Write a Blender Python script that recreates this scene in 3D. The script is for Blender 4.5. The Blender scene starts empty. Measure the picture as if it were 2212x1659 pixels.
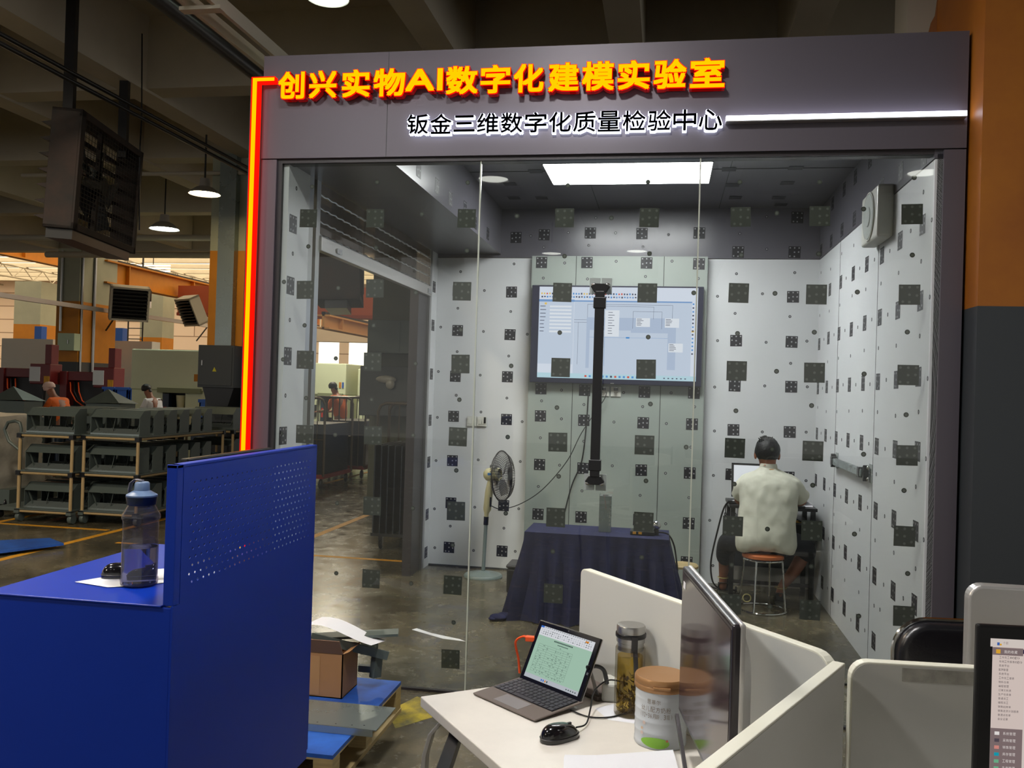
import bpy, bmesh, math, random
from mathutils import Matrix, Vector
random.seed(7)
SC = bpy.context.scene
COL = SC.collection

# ---------------------------------------------------------------- camera, world, exposure
cam_d = bpy.data.cameras.new('camera'); cam = bpy.data.objects.new('camera', cam_d); COL.objects.link(cam)
cam_d.sensor_width = 36.0; cam_d.lens = 31.24; cam_d.clip_start = 0.05; cam_d.clip_end = 200
_r = Vector((0.98485458, 0.17069745, 0.03039477)); _u = Vector((-0.0289226, -0.01110517, 0.99951996)); _f = Vector((-0.17095305, 0.98526091, 0.00599996))
cam.matrix_world = Matrix(((_r.x, _u.x, -_f.x, 0.0), (_r.y, _u.y, -_f.y, -4.5135), (_r.z, _u.z, -_f.z, 1.6), (0, 0, 0, 1)))
SC.camera = cam
W = bpy.data.worlds.new('hall_air'); SC.world = W; W.use_nodes = True
W.node_tree.nodes['Background'].inputs[0].default_value = (0.78, 0.76, 0.72, 1)
W.node_tree.nodes['Background'].inputs[1].default_value = 0.72
vs = SC.view_settings; vs.view_transform = 'Standard'; vs.look = 'None'; vs.gamma = 1.0; vs.exposure = 0.0; vs.use_curve_mapping = False
SC.cycles.max_bounces = 8; SC.cycles.transparent_max_bounces = 24; SC.cycles.sample_clamp_indirect = 4.0
SC.cycles.caustics_reflective = False; SC.cycles.caustics_refractive = False

def area(name, loc, size, power, color, aim=(0, 0, -1), sy=None):
    l = bpy.data.lights.new(name, 'AREA'); l.energy = power; l.color = color; l.size = size
    if sy: l.shape = 'RECTANGLE'; l.size_y = sy
    o = bpy.data.objects.new(name, l); COL.objects.link(o); o.location = loc
    o.rotation_euler = Vector(aim).to_track_quat('-Z', 'Y').to_euler(); return o

# ---------------------------------------------------------------- helpers
def lin(c): return tuple(((x/255.0)/12.92 if x/255.0 <= 0.04045 else ((x/255.0+0.055)/1.055)**2.4) for x in c)
class MB:
    def __init__(s): s.v = []; s.f = []; s.m = []; s.T = Matrix(); s.mi = 0
    def add(s, vs, fs, m=None):
        b = len(s.v); s.v += [s.T @ Vector(v) for v in vs]; s.f += [tuple(b+i for i in f) for f in fs]; s.m += [s.mi if m is None else m]*len(fs); return s
    def box(s, x0, x1, y0, y1, z0, z1, m=None):
        return s.add([(x0,y0,z0),(x1,y0,z0),(x1,y1,z0),(x0,y1,z0),(x0,y0,z1),(x1,y0,z1),(x1,y1,z1),(x0,y1,z1)],
                     [(0,3,2,1),(4,5,6,7),(0,1,5,4),(1,2,6,5),(2,3,7,6),(3,0,4,7)], m)
    def cbox(s, c, d, m=None): return s.box(c[0]-d[0]/2, c[0]+d[0]/2, c[1]-d[1]/2, c[1]+d[1]/2, c[2]-d[2]/2, c[2]+d[2]/2, m)
    def quad(s, a, b, c, d, m=None): return s.add([a,b,c,d], [(0,1,2,3)], m)
    def prism(s, pts, lo, hi, axis='z', m=None):
        n = len(pts)
        def P(p, h): return {'z': (p[0],p[1],h), 'y': (p[0],h,p[1]), 'x': (h,p[0],p[1])}[axis]
        vs = [P(p, lo) for p in pts]+[P(p, hi) for p in pts]
        return s.add(vs, [tuple(range(n))[::-1], tuple(range(n, 2*n))]+[(i,(i+1)%n,n+(i+1)%n,n+i) for i in range(n)], m)
    def bar(s, a, b, w, h=None, m=None, up=(0,0,1)):
        a = Vector(a); b = Vector(b); d = b-a; L = d.length; z = d.normalized(); x = Vector(up).cross(z)
        if x.length < 1e-4: x = Vector((1,0,0)).cross(z)
        x.normalize(); y = z.cross(x); h = h or w; vs = []
        for t in (0, L):
            for (i, j) in ((-1,-1),(1,-1),(1,1),(-1,1)): vs.append(a+z*t+x*(i*w/2)+y*(j*h/2))
        return s.add(vs, [(0,3,2,1),(4,5,6,7),(0,1,5,4),(1,2,6,5),(2,3,7,6),(3,0,4,7)], m)
    def tube(s, path, r, seg=8, m=None, closed=False, cap=True):
        P = [Vector(p) for p in path]; n = len(P); vs = []; px = None
        for i, p in enumerate(P):
            if closed: t = (P[(i+1)%n]-P[i-1])
            else: t = (P[min(i+1,n-1)]-P[max(i-1,0)])
            t.normalize()
            x = Vector((0,0,1)).cross(t) if px is None else px-t*px.dot(t)
            if x.length < 1e-3: x = Vector((1,0,0)).cross(t)
            x.normalize(); y = t.cross(x); px = x; rr = r[i] if isinstance(r, (list,tuple)) else r
            for k in range(seg):
                a = 2*math.pi*k/seg; vs.append(p+x*(rr*math.cos(a))+y*(rr*math.sin(a)))
        fs = []; N = n if closed else n-1
        for i in range(N):
            for k in range(seg):
                a = i*seg+k; b = i*seg+(k+1)%seg; c = ((i+1)%n)*seg+(k+1)%seg; d = ((i+1)%n)*seg+k; fs.append((a,b,c,d))
        if cap and not closed: fs += [tuple(range(seg))[::-1], tuple(range((n-1)*seg, n*seg))]
        return s.add(vs, fs, m)
    def lathe(s, prof, c=(0,0,0), seg=32, m=None, sx=1, sy=1, a0=0, a1=None):
        vs = []; fs = []; full = a1 is None; n = seg if full else seg+1; A = 2*math.pi if full else a1-a0
        for (r, z) in prof:
            for k in range(n):
                a = a0+A*k/seg; vs.append((c[0]+r*math.cos(a)*sx, c[1]+r*math.sin(a)*sy, c[2]+z))
        for i in range(len(prof)-1):
            for k in range(seg): 
                k2 = (k+1)%n if full else k+1
                fs.append((i*n+k, i*n+k2, (i+1)*n+k2, (i+1)*n+k))
        return s.add(vs, fs, m)
    def ball(s, c, r, seg=16, rings=10, m=None):
        if not isinstance(r, (tuple,list)): r = (r,r,r)
        pr = [(max(1e-4, math.sin(math.pi*i/rings)), -math.cos(math.pi*i/rings)) for i in range(rings+1)]
        vs = []; fs = []
        for (q, z) in pr:
            for k in range(seg):
                a = 2*math.pi*k/seg; vs.append((c[0]+r[0]*q*math.cos(a), c[1]+r[1]*q*math.sin(a), c[2]+r[2]*z))
        for i in range(rings):
            for k in range(seg): fs.append((i*seg+k, i*seg+(k+1)%seg, (i+1)*seg+(k+1)%seg, (i+1)*seg+k))
        return s.add(vs, fs, m)
    def disc(s, c, r, seg=20, axis='y', m=None):
        vs = []
        for k in range(seg):
            a = 2*math.pi*k/seg; u, v = r*math.cos(a), r*math.sin(a)
            vs.append({'y': (c[0]+u, c[1], c[2]+v), 'z': (c[0]+u, c[1]+v, c[2]), 'x': (c[0], c[1]+u, c[2]+v)}[axis])
        return s.add(vs, [tuple(range(seg))], m)
    def build(s, name, mats, parent=None, smooth=False, bevel=0, local=False, seg=2):
        me = bpy.data.meshes.new(name); o = bpy.data.objects.new(name, me); COL.objects.link(o)
        vs = s.v
        if local: off = Vector((0,0,0))
        elif parent is not None:
            off = Vector((0,0,0)); p = parent
            while p is not None: off += p.location; p = p.parent
        else:
            xs = [v.x for v in vs]; ys = [v.y for v in vs]; zs = [v.z for v in vs]
            off = Vector(((min(xs)+max(xs))/2, (min(ys)+max(ys))/2, min(zs))); o.location = off
        me.from_pydata([v-off for v in vs], [], s.f)
        for m in (mats if isinstance(mats, (list,tuple)) else [mats]): me.materials.append(m)
        for p, mi in zip(me.polygons, s.m): p.material_index = mi; p.use_smooth = smooth
        bm = bmesh.new(); bm.from_mesh(me); bmesh.ops.recalc_face_normals(bm, faces=bm.faces); bm.to_mesh(me); bm.free()
        me.update()
        if parent is not None: o.parent = parent
        if bevel:
            b = o.modifiers.new('edge', 'BEVEL'); b.width = bevel; b.segments = seg; b.limit_method = 'ANGLE'; b.angle_limit = math.radians(40)
        if smooth and bevel == 0:
            try:
                for p in me.polygons: p.use_smooth = True
                me.set_sharp_from_angle(angle=math.radians(40))
            except Exception: pass
        return o
def tag(o, label=None, cat=None, group=None, kind=None):
    if label: o['label'] = label
    if cat: o['category'] = cat
    if group: o['group'] = group
    if kind: o['kind'] = kind
    return o
def thing(name, label, cat, loc=(0,0,0), rz=0, group=None):
    o = bpy.data.objects.new(name, None); COL.objects.link(o); o.location = loc; o.rotation_euler = (0,0,rz); o.empty_display_size = 0.1
    return tag(o, label, cat, group)
def struct(name, mb, m, label=None, **k):
    o = mb.build(name, m, **k); o['kind'] = 'structure'
    if label: o['label'] = label
    return o
def copy_tree(o, parent=None):
    c = o.copy(); COL.objects.link(c)
    if parent is not None: c.parent = parent
    for ch in list(o.children): copy_tree(ch, c)
    return c
ORD = ['zeroth','first','second','third','fourth','fifth','sixth','seventh','eighth','ninth','tenth','eleventh','twelfth']

# ---------------------------------------------------------------- materials
def mat(name, c, rough=0.5, metal=0.0, spec=0.5, emit=None, es=0, noise=0, nscale=8, bump=0, c2=None, rvar=0, coat=0, alpha=1, stretch=None):
    m = bpy.data.materials.new(name); m.use_nodes = True; nt = m.node_tree; b = nt.nodes['Principled BSDF']
    c = lin(c); b.inputs['Base Color'].default_value = (*c, 1); b.inputs['Roughness'].default_value = rough
    b.inputs['Metallic'].default_value = metal; b.inputs['Specular IOR Level'].default_value = spec
    if coat: b.inputs['Coat Weight'].default_value = coat; b.inputs['Coat Roughness'].default_value = 0.08
    if alpha < 1: b.inputs['Alpha'].default_value = alpha
    if emit: b.inputs['Emission Color'].default_value = (*lin(emit), 1); b.inputs['Emission Strength'].default_value = es
    if noise or bump or rvar:
        tc = nt.nodes.new('ShaderNodeTexCoord'); mp = nt.nodes.new('ShaderNodeMapping'); nt.links.new(tc.outputs['Object'], mp.inputs[0])
        if stretch: mp.inputs['Scale'].default_value = stretch
        n = nt.nodes.new('ShaderNodeTexNoise'); n.inputs['Scale'].default_value = nscale; n.inputs['Detail'].default_value = 6; n.inputs['Roughness'].default_value = 0.6
        nt.links.new(mp.outputs[0], n.inputs['Vector'])
        if noise:
            r = nt.nodes.new('ShaderNodeValToRGB'); cc = lin(c2) if c2 else tuple(x*(1-noise) for x in c)
            r.color_ramp.elements[0].position = 0.35; r.color_ramp.elements[1].position = 0.65
            r.color_ramp.elements[0].color = (*cc, 1); r.color_ramp.elements[1].color = (*c, 1)
            nt.links.new(n.outputs['Fac'], r.inputs[0]); nt.links.new(r.outputs[0], b.inputs['Base Color'])
        if rvar:
            q = nt.nodes.new('ShaderNodeMapRange'); q.inputs['To Min'].default_value = max(0.02, rough-rvar); q.inputs['To Max'].default_value = rough+rvar
            nt.links.new(n.outputs['Fac'], q.inputs[0]); nt.links.new(q.outputs[0], b.inputs['Roughness'])
        if bump:
            bp = nt.nodes.new('ShaderNodeBump'); bp.inputs['Strength'].default_value = bump; bp.inputs['Distance'].default_value = 0.01
            nt.links.new(n.outputs['Fac'], bp.inputs['Height']); nt.links.new(bp.outputs[0], b.inputs['Normal'])
    return m
def glow(name, c, s):
    m = bpy.data.materials.new(name); m.use_nodes = True; nt = m.node_tree; nt.nodes.clear()
    o = nt.nodes.new('ShaderNodeOutputMaterial'); e = nt.nodes.new('ShaderNodeEmission'); e.inputs[0].default_value = (*lin(c), 1); e.inputs[1].default_value = s
    nt.links.new(e.outputs[0], o.inputs[0]); return m
def clear(name, tint=(240,246,243), ior=1.5, haze=0.0, hazec=(150,155,150), rough=0.0):
    m = bpy.data.materials.new(name); m.use_nodes = True; nt = m.node_tree; nt.nodes.clear(); N = nt.nodes.new
    o = N('ShaderNodeOutputMaterial'); t = N('ShaderNodeBsdfTransparent'); g = N('ShaderNodeBsdfGlossy'); f = N('ShaderNodeMath'); lw = N('ShaderNodeLayerWeight'); pw = N('ShaderNodeMath'); x = N('ShaderNodeMixShader')
    t.inputs[0].default_value = (*lin(tint), 1); g.inputs['Roughness'].default_value = rough; lw.inputs[0].default_value = 0.5; pw.operation = 'POWER'; pw.inputs[1].default_value = 4.0; nt.links.new(lw.outputs['Facing'], pw.inputs[0]); f.operation = 'MULTIPLY_ADD'; f.inputs[1].default_value = 0.72; f.inputs[2].default_value = ((ior-1)/(ior+1))**2; nt.links.new(pw.outputs[0], f.inputs[0])
    nt.links.new(f.outputs[0], x.inputs[0]); nt.links.new(t.outputs[0], x.inputs[1]); nt.links.new(g.outputs[0], x.inputs[2])
    if haze:
        d = N('ShaderNodeBsdfDiffuse'); d.inputs[0].default_value = (*lin(hazec), 1); y = N('ShaderNodeMixShader')
        tc = N('ShaderNodeTexCoord'); n = N('ShaderNodeTexNoise'); n.inputs['Scale'].default_value = 1.3; n.inputs['Detail'].default_value = 8; n.inputs['Roughness'].default_value = 0.7
        r = N('ShaderNodeMapRange'); r.inputs['From Min'].default_value = 0.4; r.inputs['From Max'].default_value = 0.8; r.inputs['To Max'].default_value = haze; r.inputs['To Min'].default_value = haze*0.2
        nt.links.new(tc.outputs['Object'], n.inputs['Vector']); nt.links.new(n.outputs['Fac'], r.inputs[0]); nt.links.new(r.outputs[0], y.inputs[0])
        nt.links.new(x.outputs[0], y.inputs[1]); nt.links.new(d.outputs[0], y.inputs[2]); nt.links.new(y.outputs[0], o.inputs[0])
    else: nt.links.new(x.outputs[0], o.inputs[0])
    return m
def liquid(name, c, ior):
    m = bpy.data.materials.new(name); m.use_nodes = True; nt = m.node_tree; nt.nodes.clear()
    o = nt.nodes.new('ShaderNodeOutputMaterial'); g = nt.nodes.new('ShaderNodeBsdfGlass'); g.inputs['Color'].default_value = (*lin(c), 1); g.inputs['IOR'].default_value = ior; g.inputs['Roughness'].default_value = 0
    nt.links.new(g.outputs[0], o.inputs[0]); return m
def floor_mat():
    m = bpy.data.materials.new('polished_concrete'); m.use_nodes = True; nt = m.node_tree; N = nt.nodes.new; b = nt.nodes['Principled BSDF']; L = nt.links.new
    tc = N('ShaderNodeTexCoord')
    def noise(sc, det, dist=0.0, rg=0.6):
        n = N('ShaderNodeTexNoise'); n.inputs['Scale'].default_value = sc; n.inputs['Detail'].default_value = det; n.inputs['Distortion'].default_value = dist; n.inputs['Roughness'].default_value = rg; L(tc.outputs['Object'], n.inputs['Vector']); return n
    a = noise(0.9, 10, 0.8, 0.65); c = noise(7, 8, 0.3, 0.7); e = noise(60, 3)
    r = N('ShaderNodeValToRGB'); r.color_ramp.elements[0].position = 0.36; r.color_ramp.elements[0].color = (*lin((62,58,46)), 1); r.color_ramp.elements[1].position = 0.62; r.color_ramp.elements[1].color = (*lin((112,104,84)), 1)
    L(a.outputs['Fac'], r.inputs[0])
    r2 = N('ShaderNodeValToRGB'); r2.color_ramp.elements[0].position = 0.4; r2.color_ramp.elements[0].color = (0.7,0.7,0.7,1); r2.color_ramp.elements[1].position = 0.68; r2.color_ramp.elements[1].color = (1.08,1.06,1.0,1)
    L(c.outputs['Fac'], r2.inputs[0])
    mx = N('ShaderNodeMix'); mx.data_type = 'RGBA'; mx.blend_type = 'MULTIPLY'; mx.inputs[0].default_value = 0.85; L(r.outputs[0], mx.inputs[6]); L(r2.outputs[0], mx.inputs[7])
    r3 = N('ShaderNodeValToRGB'); r3.color_ramp.elements[0].position = 0.71; r3.color_ramp.elements[0].color = (0,0,0,1); r3.color_ramp.elements[1].position = 0.79; r3.color_ramp.elements[1].color = (1,1,1,1); L(e.outputs['Fac'], r3.inputs[0])
    mx2 = N('ShaderNodeMix'); mx2.data_type = 'RGBA'; mx2.inputs[7].default_value = (*lin((150,145,130)), 1); L(r3.outputs[0], mx2.inputs[0]); L(mx.outputs[2], mx2.inputs[6]); L(mx2.outputs[2], b.inputs['Base Color'])
    q = N('ShaderNodeMapRange'); q.inputs['From Min'].default_value = 0.3; q.inputs['From Max'].default_value = 0.7; q.inputs['To Min'].default_value = 0.12; q.inputs['To Max'].default_value = 0.34; L(c.outputs['Fac'], q.inputs[0]); L(q.outputs[0], b.inputs['Roughness'])
    bp = N('ShaderNodeBump'); bp.inputs['Strength'].default_value = 0.12; bp.inputs['Distance'].default_value = 0.004; L(c.outputs['Fac'], bp.inputs['Height']); L(bp.outputs[0], b.inputs['Normal'])
    return m
def block_mat():
    m = bpy.data.materials.new('painted_block_wall'); m.use_nodes = True; nt = m.node_tree; b = nt.nodes['Principled BSDF']; b.inputs['Roughness'].default_value = 0.8
    tc = nt.nodes.new('ShaderNodeTexCoord'); mp = nt.nodes.new('ShaderNodeMapping'); mp.inputs['Rotation'].default_value = (math.pi/2, 0, 0); k = nt.nodes.new('ShaderNodeTexBrick')
    k.inputs['Color1'].default_value = (*lin((232,214,200)), 1); k.inputs['Color2'].default_value = (*lin((222,202,186)), 1); k.inputs['Mortar'].default_value = (*lin((150,128,110)), 1); k.inputs['Scale'].default_value = 1.0; k.inputs['Mortar Size'].default_value = 0.03; k.inputs['Brick Width'].default_value = 3.4; k.inputs['Row Height'].default_value = 0.85
    nt.links.new(tc.outputs['Object'], mp.inputs[0]); nt.links.new(mp.outputs[0], k.inputs[0]); nt.links.new(k.outputs[0], b.inputs['Base Color']); return m
M = dict(
 floor=floor_mat(),
 white=mat('white_wall_board', (214,216,218), 0.45, noise=0.04, nscale=1.5), band=mat('dark_grey_board', (92,90,98), 0.28, spec=0.6), panel=mat('grey_green_board', (150,158,152), 0.4),
 fascia=mat('anthracite_cladding', (96,90,98), 0.42, metal=0.25, spec=0.5), frame=mat('dark_frame', (58,54,56), 0.4, metal=0.3), steel=mat('brushed_steel', (178,178,176), 0.3, metal=0.9), chrome=mat('chrome', (215,215,215), 0.12, metal=1.0),
 dark=mat('near_black', (26,25,28), 0.4), black=mat('black_plastic', (20,20,22), 0.3), ink=mat('marker_ink', (16,16,26), 0.5), inkdot=mat('marker_dot', (150,150,152), 0.6),
 gink=mat('film_sticker', (62,66,60), 0.7), gdot=mat('film_sticker_dot', (98,102,96), 0.7), seam=mat('panel_joint', (60,62,62), 0.6),
 glass=clear('clear_glass_pane', (247,249,247), 1.5, haze=0.025), edge=mat('polished_glass_edge', (196,200,186), 0.2, emit=(190,200,180), es=0.0), pvc=clear('clear_plastic_slat', (205,196,186), 1.5, haze=0.25, hazec=(140,130,120)),
 conc=mat('painted_concrete', (184,176,160), 0.8, noise=0.12, nscale=1.2), beam=mat('painted_beam', (196,188,170), 0.8, noise=0.1, nscale=1.5),
 orange=mat('orange_paint', (206,132,22), 0.55, noise=0.12, nscale=3), grey=mat('slate_grey_paint', (58,62,66), 0.5), colwhite=mat('column_white_paint', (176,180,160), 0.7, noise=0.1, nscale=2),
 blue=mat('blue_powder_coat', (2,50,164), 0.36, spec=0.35, noise=0.06, nscale=2, rvar=0.06), blue2=mat('blue_paint_worn', (42,98,190), 0.45, noise=0.25, nscale=4, c2=(30,66,140)),
 wood=mat('plywood', (182,160,112), 0.65, noise=0.25, nscale=10, stretch=(1,1,14)), board=mat('cardboard', (168,122,80), 0.75, noise=0.12, nscale=5), paper=mat('paper', (226,226,230), 0.8), 
 galv=mat('galvanised_sheet', (150,160,158), 0.28, metal=0.7, rvar=0.1, nscale=3), desk=mat('white_laminate', (222,216,206), 0.35, noise=0.07, nscale=9), ply=mat('partition_white', (208,208,202), 0.5, noise=0.03, nscale=2), edgew=mat('partition_edge', (224,222,206), 0.45),
 rack=mat('cream_coated_pipe', (178,152,108), 0.5), dkgreen=mat('primed_steel', (92,102,98), 0.4, metal=0.2, noise=0.1, nscale=4), rust=mat('rusty_frame', (50,34,28), 0.7, noise=0.5, nscale=5, c2=(28,24,22)), mesh=mat('dirty_mesh', (44,40,32), 0.7),
 velvet=mat('navy_velvet', (10,17,66), 0.85, noise=0.3, nscale=14, bump=0.2), shirt=mat('pale_shirt_cloth', (206,206,190), 0.85, noise=0.05, nscale=20, bump=0.15), shorts=mat('black_cloth', (20,22,30), 0.85), skin=mat('skin', (150,98,74), 0.55, noise=0.08, nscale=12), hair=mat('black_hair', (20,18,20), 0.5, noise=0.4, nscale=60, bump=0.6),
 beige=mat('beige_plastic', (206,200,160), 0.4), fangrey=mat('grey_green_enamel', (120,132,130), 0.35), red=mat('dark_red_enamel', (112,28,30), 0.4), cream=mat('pale_green_enamel', (224,230,196), 0.45, noise=0.06, nscale=2), bluebin=mat('blue_plastic', (40,90,180), 0.4),
 alu=mat('anodised_aluminium', (196,194,192), 0.32, metal=0.6), screen_off=mat('switched_off_glass', (62,48,52), 0.1, spec=0.7), leather=mat('black_leatherette', (24,24,28), 0.28, spec=0.7, bump=0.1, nscale=90), gold=mat('copper_plastic', (164,122,80), 0.34, metal=0.3), tin=mat('white_tin', (216,222,228), 0.25, noise=0.0),
 taupe=mat('taupe_fabric', (104,94,88), 0.85), key=mat('dark_keycap', (52,50,58), 0.5), yellow=mat('yellow_paint', (226,160,40), 0.6, noise=0.2, nscale=12), yworn=mat('worn_yellow_paint', (180,160,40), 0.7, noise=0.5, nscale=9, c2=(90,84,50)), tape=mat('orange_cable', (250,90,30), 0.5),
 wall=mat('warm_plaster', (226,212,194), 0.8, noise=0.08, nscale=0.8), blocks=block_mat(), wrap=mat('stretch_film', (170,166,156), 0.3, noise=0.3, nscale=5, bump=0.6), greenbox=mat('pale_green_box', (186,206,176), 0.45), redm=mat('red_beam_paint', (190,40,24), 0.5),
 teal=mat('dark_teal_sheet', (16,26,38), 0.35, noise=0.3, nscale=3), brown=mat('worn_red_pad', (150,50,44), 0.6), cap=mat('slate_blue_plastic', (96,118,150), 0.4), capdk=mat('navy_plastic', (34,48,66), 0.35),
 orangecl=mat('orange_cloth', (232,110,44), 0.85), pink=mat('pale_pink_cloth', (214,180,170), 0.85), socket=mat('switch_white', (214,214,206), 0.35), greent=mat('lime_print', (140,196,70), 0.5), ptxt=mat('gold_print', (120,104,84), 0.5))
GLASS_SQUARES = [[(-1.941,2.495),(-1.946,2.106),(-1.933,1.726),(-1.923,1.323)],[(-1.562,2.494),(-1.552,2.118),(-1.552,1.725),(-1.537,1.331),(-1.529,0.954),(-1.522,0.566),(-1.52,0.207)],[(-1.06,2.492),(-1.073,2.108),(-1.069,1.725),(-1.071,1.342),(-1.069,0.952),(-1.074,0.562),(-1.074,0.175)],[(-0.542,2.493),(-0.542,2.108),(-0.539,1.72),(-0.542,1.335),(-0.541,0.947),(-0.542,0.555)],[(-0.109,2.493),(-0.108,2.11),(-0.103,1.723),(-0.1,1.338),(-0.093,0.949)],[(0.342,2.495),(0.343,2.115),(0.344,1.726),(0.346,1.341),(0.347,0.953),(0.349,0.563)],[(0.72,2.498),(0.715,2.112),(0.716,1.727),(0.719,1.342),(0.724,0.951),(0.726,0.562)],[(1.148,2.506),(1.146,2.116),(1.15,1.727),(1.155,1.339),(1.154,0.949),(1.161,0.564)]]
GLASS_DOTS = [(-1.925,2.667),(-1.936,2.342),(-2.07,2.148),(-1.943,1.913),(-2.061,1.725),(-1.921,1.519),(-1.557,2.688),(-1.304,2.515),(-1.553,2.336),(-1.758,2.118),(-1.325,2.098),(-1.552,1.919),(-1.759,1.738),(-1.314,1.721),(-1.551,1.522),(-1.06,2.681),(-1.053,2.322),(-1.073,1.905),(-1.069,1.537),(-2.058,1.321),(-1.749,1.326),(-1.315,1.341),(-1.074,1.165),(-1.725,0.959),(-1.304,0.954),(-1.081,0.772),(-1.718,0.583),(-1.3,0.556),(-1.063,0.367),(-0.53,2.661),(-0.121,2.675),(0.333,2.67),(-0.792,2.504),(-0.301,2.492),(0.515,2.513),(-0.536,2.295),(-0.103,2.31),(0.35,2.305),(-0.549,1.9),(-0.097,1.886),(0.123,2.113),(0.518,2.115),(0.343,1.913),(0.536,1.729),(0.346,1.527),(-0.076,1.547),(-0.552,1.513),(-0.798,1.722),(0.108,1.336),(-0.532,1.159),(-0.087,1.157),(-0.551,0.771),(-0.097,0.769),(-0.805,1.351),(-0.803,0.954),(1.153,2.683),(0.924,2.532),(0.719,2.312),(1.154,2.308),(0.906,2.126),(0.71,1.926),(1.141,1.935),(0.948,1.727),(0.707,1.565),(1.146,1.535),(0.715,2.666),(0.956,1.336),(0.348,1.162),(0.723,1.174),(1.146,1.169),(0.924,0.946),(0.514,0.947),(0.526,1.343),(0.347,0.759),(0.727,0.776),(1.173,0.77),(0.536,0.564),(0.954,0.549)]
BACK_LEFT_SQUARES = [(-1.859,2.113),(-1.867,1.701),(-1.872,1.342),(-1.87,0.944),(-1.877,0.166),(-1.378,2.464),(-1.38,2.085),(-1.392,1.71),(-1.389,1.331),(-1.391,0.567),(-1.393,0.162)]
BACK_LEFT_DOTS = [(-1.363,2.715),(-1.848,2.642),(-1.625,2.475),(-1.863,2.313),(-1.38,2.291),(-2.016,2.141),(-1.622,2.109),(-1.225,2.092),(-1.857,1.923),(-1.386,1.895),(-2.025,1.74),(-1.639,1.718),(-1.853,1.532),(-1.391,1.521),(-1.622,1.389),(-2.021,1.327),(-1.247,1.316),(-2.021,0.938),(-1.634,0.961),(-1.253,0.963),(-2.022,0.504),(-1.652,0.538),(-1.254,0.545),(-1.871,0.357),(-1.382,0.366),(-2.008,0.155),(-1.651,0.152),(-1.274,0.167)]
PANEL_SQUARES = [(-1.105,2.717),(-0.708,2.719),(-0.196,2.718),(0.244,2.713),(-1.077,1.613),(-0.694,1.611),(-0.182,1.611),(0.234,1.616),(-1.074,1.375),(-0.694,1.351),(-0.185,1.347),(0.225,1.351),(-1.069,0.951),(-0.69,0.935),(-0.19,0.942),(0.218,0.936),(-1.07,0.518),(-0.693,0.513),(-0.197,0.516),(0.221,0.51),(0.213,0.179)]
PANEL_DOTS = [(-0.902,2.714),(-0.456,2.731),(0.018,2.735),(-1.086,2.581),(-0.699,2.576),(-0.202,2.602),(0.243,2.588),(-0.896,1.606),(-0.359,1.601),(0.043,1.611),(-1.068,1.507),(-0.697,1.487),(-0.193,1.486),(0.242,1.499),(-0.889,1.356),(-0.434,1.345),(0.011,1.348),(-1.069,1.184),(-0.689,1.169),(0.221,1.156),(-0.893,0.953),(-0.437,0.968),(0.016,0.925),(-1.074,0.759),(-0.692,0.74),(-0.193,0.726),(0.217,0.727),(0.03,0.495)]
BAND_SQUARES = [(-1.352,2.949),(-1.1,2.973),(-0.693,2.989),(-0.245,2.984),(0.242,2.989),(0.57,2.827),(1.047,3.12),(1.032,2.827),(0.583,3.121)]
BAND_DOTS = [(-1.219,2.963),(-0.887,2.993),(-0.473,2.99),(-0.018,2.975),(-1.1,2.863),(-0.704,2.88),(-0.233,2.868),(0.58,2.984),(0.797,3.127),(0.805,2.852),(-0.649,3.122)]
BACK_RIGHT_SQUARES = [(0.575,2.072),(0.574,1.688),(0.574,1.312),(0.568,0.933),(0.567,0.559),(0.579,2.45),(1.031,2.451),(1.03,2.071),(1.037,1.693),(1.035,1.312)]
BACK_RIGHT_DOTS = [(0.562,2.642),(0.41,2.448),(0.781,2.474),(0.56,2.304),(0.421,2.069),(0.822,2.063),(0.408,1.672),(0.821,1.694),(1.039,2.655),(1.01,2.284),(1.153,2.08),(1.027,1.89),(1.167,1.696),(0.812,1.304),(1.168,1.316),(0.417,1.297),(0.419,0.918),(1.178,0.909),(0.399,0.534),(0.436,0.15)]
RIGHT_SQUARES = [(0.208,2.485),(0.64,2.479),(1.049,2.46),(1.455,2.467),(1.873,2.463),(2.314,2.459),(2.753,2.455),(0.211,2.104),(0.646,2.098),(1.065,2.094),(1.471,2.092),(1.887,2.082),(2.328,2.081),(2.755,2.076),(3.177,2.051),(0.207,1.724),(0.639,1.716),(1.065,1.711),(1.469,1.707),(1.897,1.702),(2.328,1.699),(2.77,1.694),(3.177,1.685),(0.187,1.353),(0.623,1.336),(1.051,1.328),(1.468,1.327),(1.892,1.321),(2.323,1.316),(2.761,1.315),(3.167,1.311),(0.181,0.959),(0.608,0.957),(1.032,0.949),(1.459,0.945),(1.889,0.938),(2.325,0.933),(2.757,0.934),(3.15,0.929),(0.169,0.597),(0.582,0.575),(1.018,0.568),(1.438,0.566),(1.876,0.556),(2.319,0.551),(2.731,0.553),(0.995,0.191),(1.434,0.185),(1.862,0.177),(2.301,0.173),(2.731,0.172)]
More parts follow.
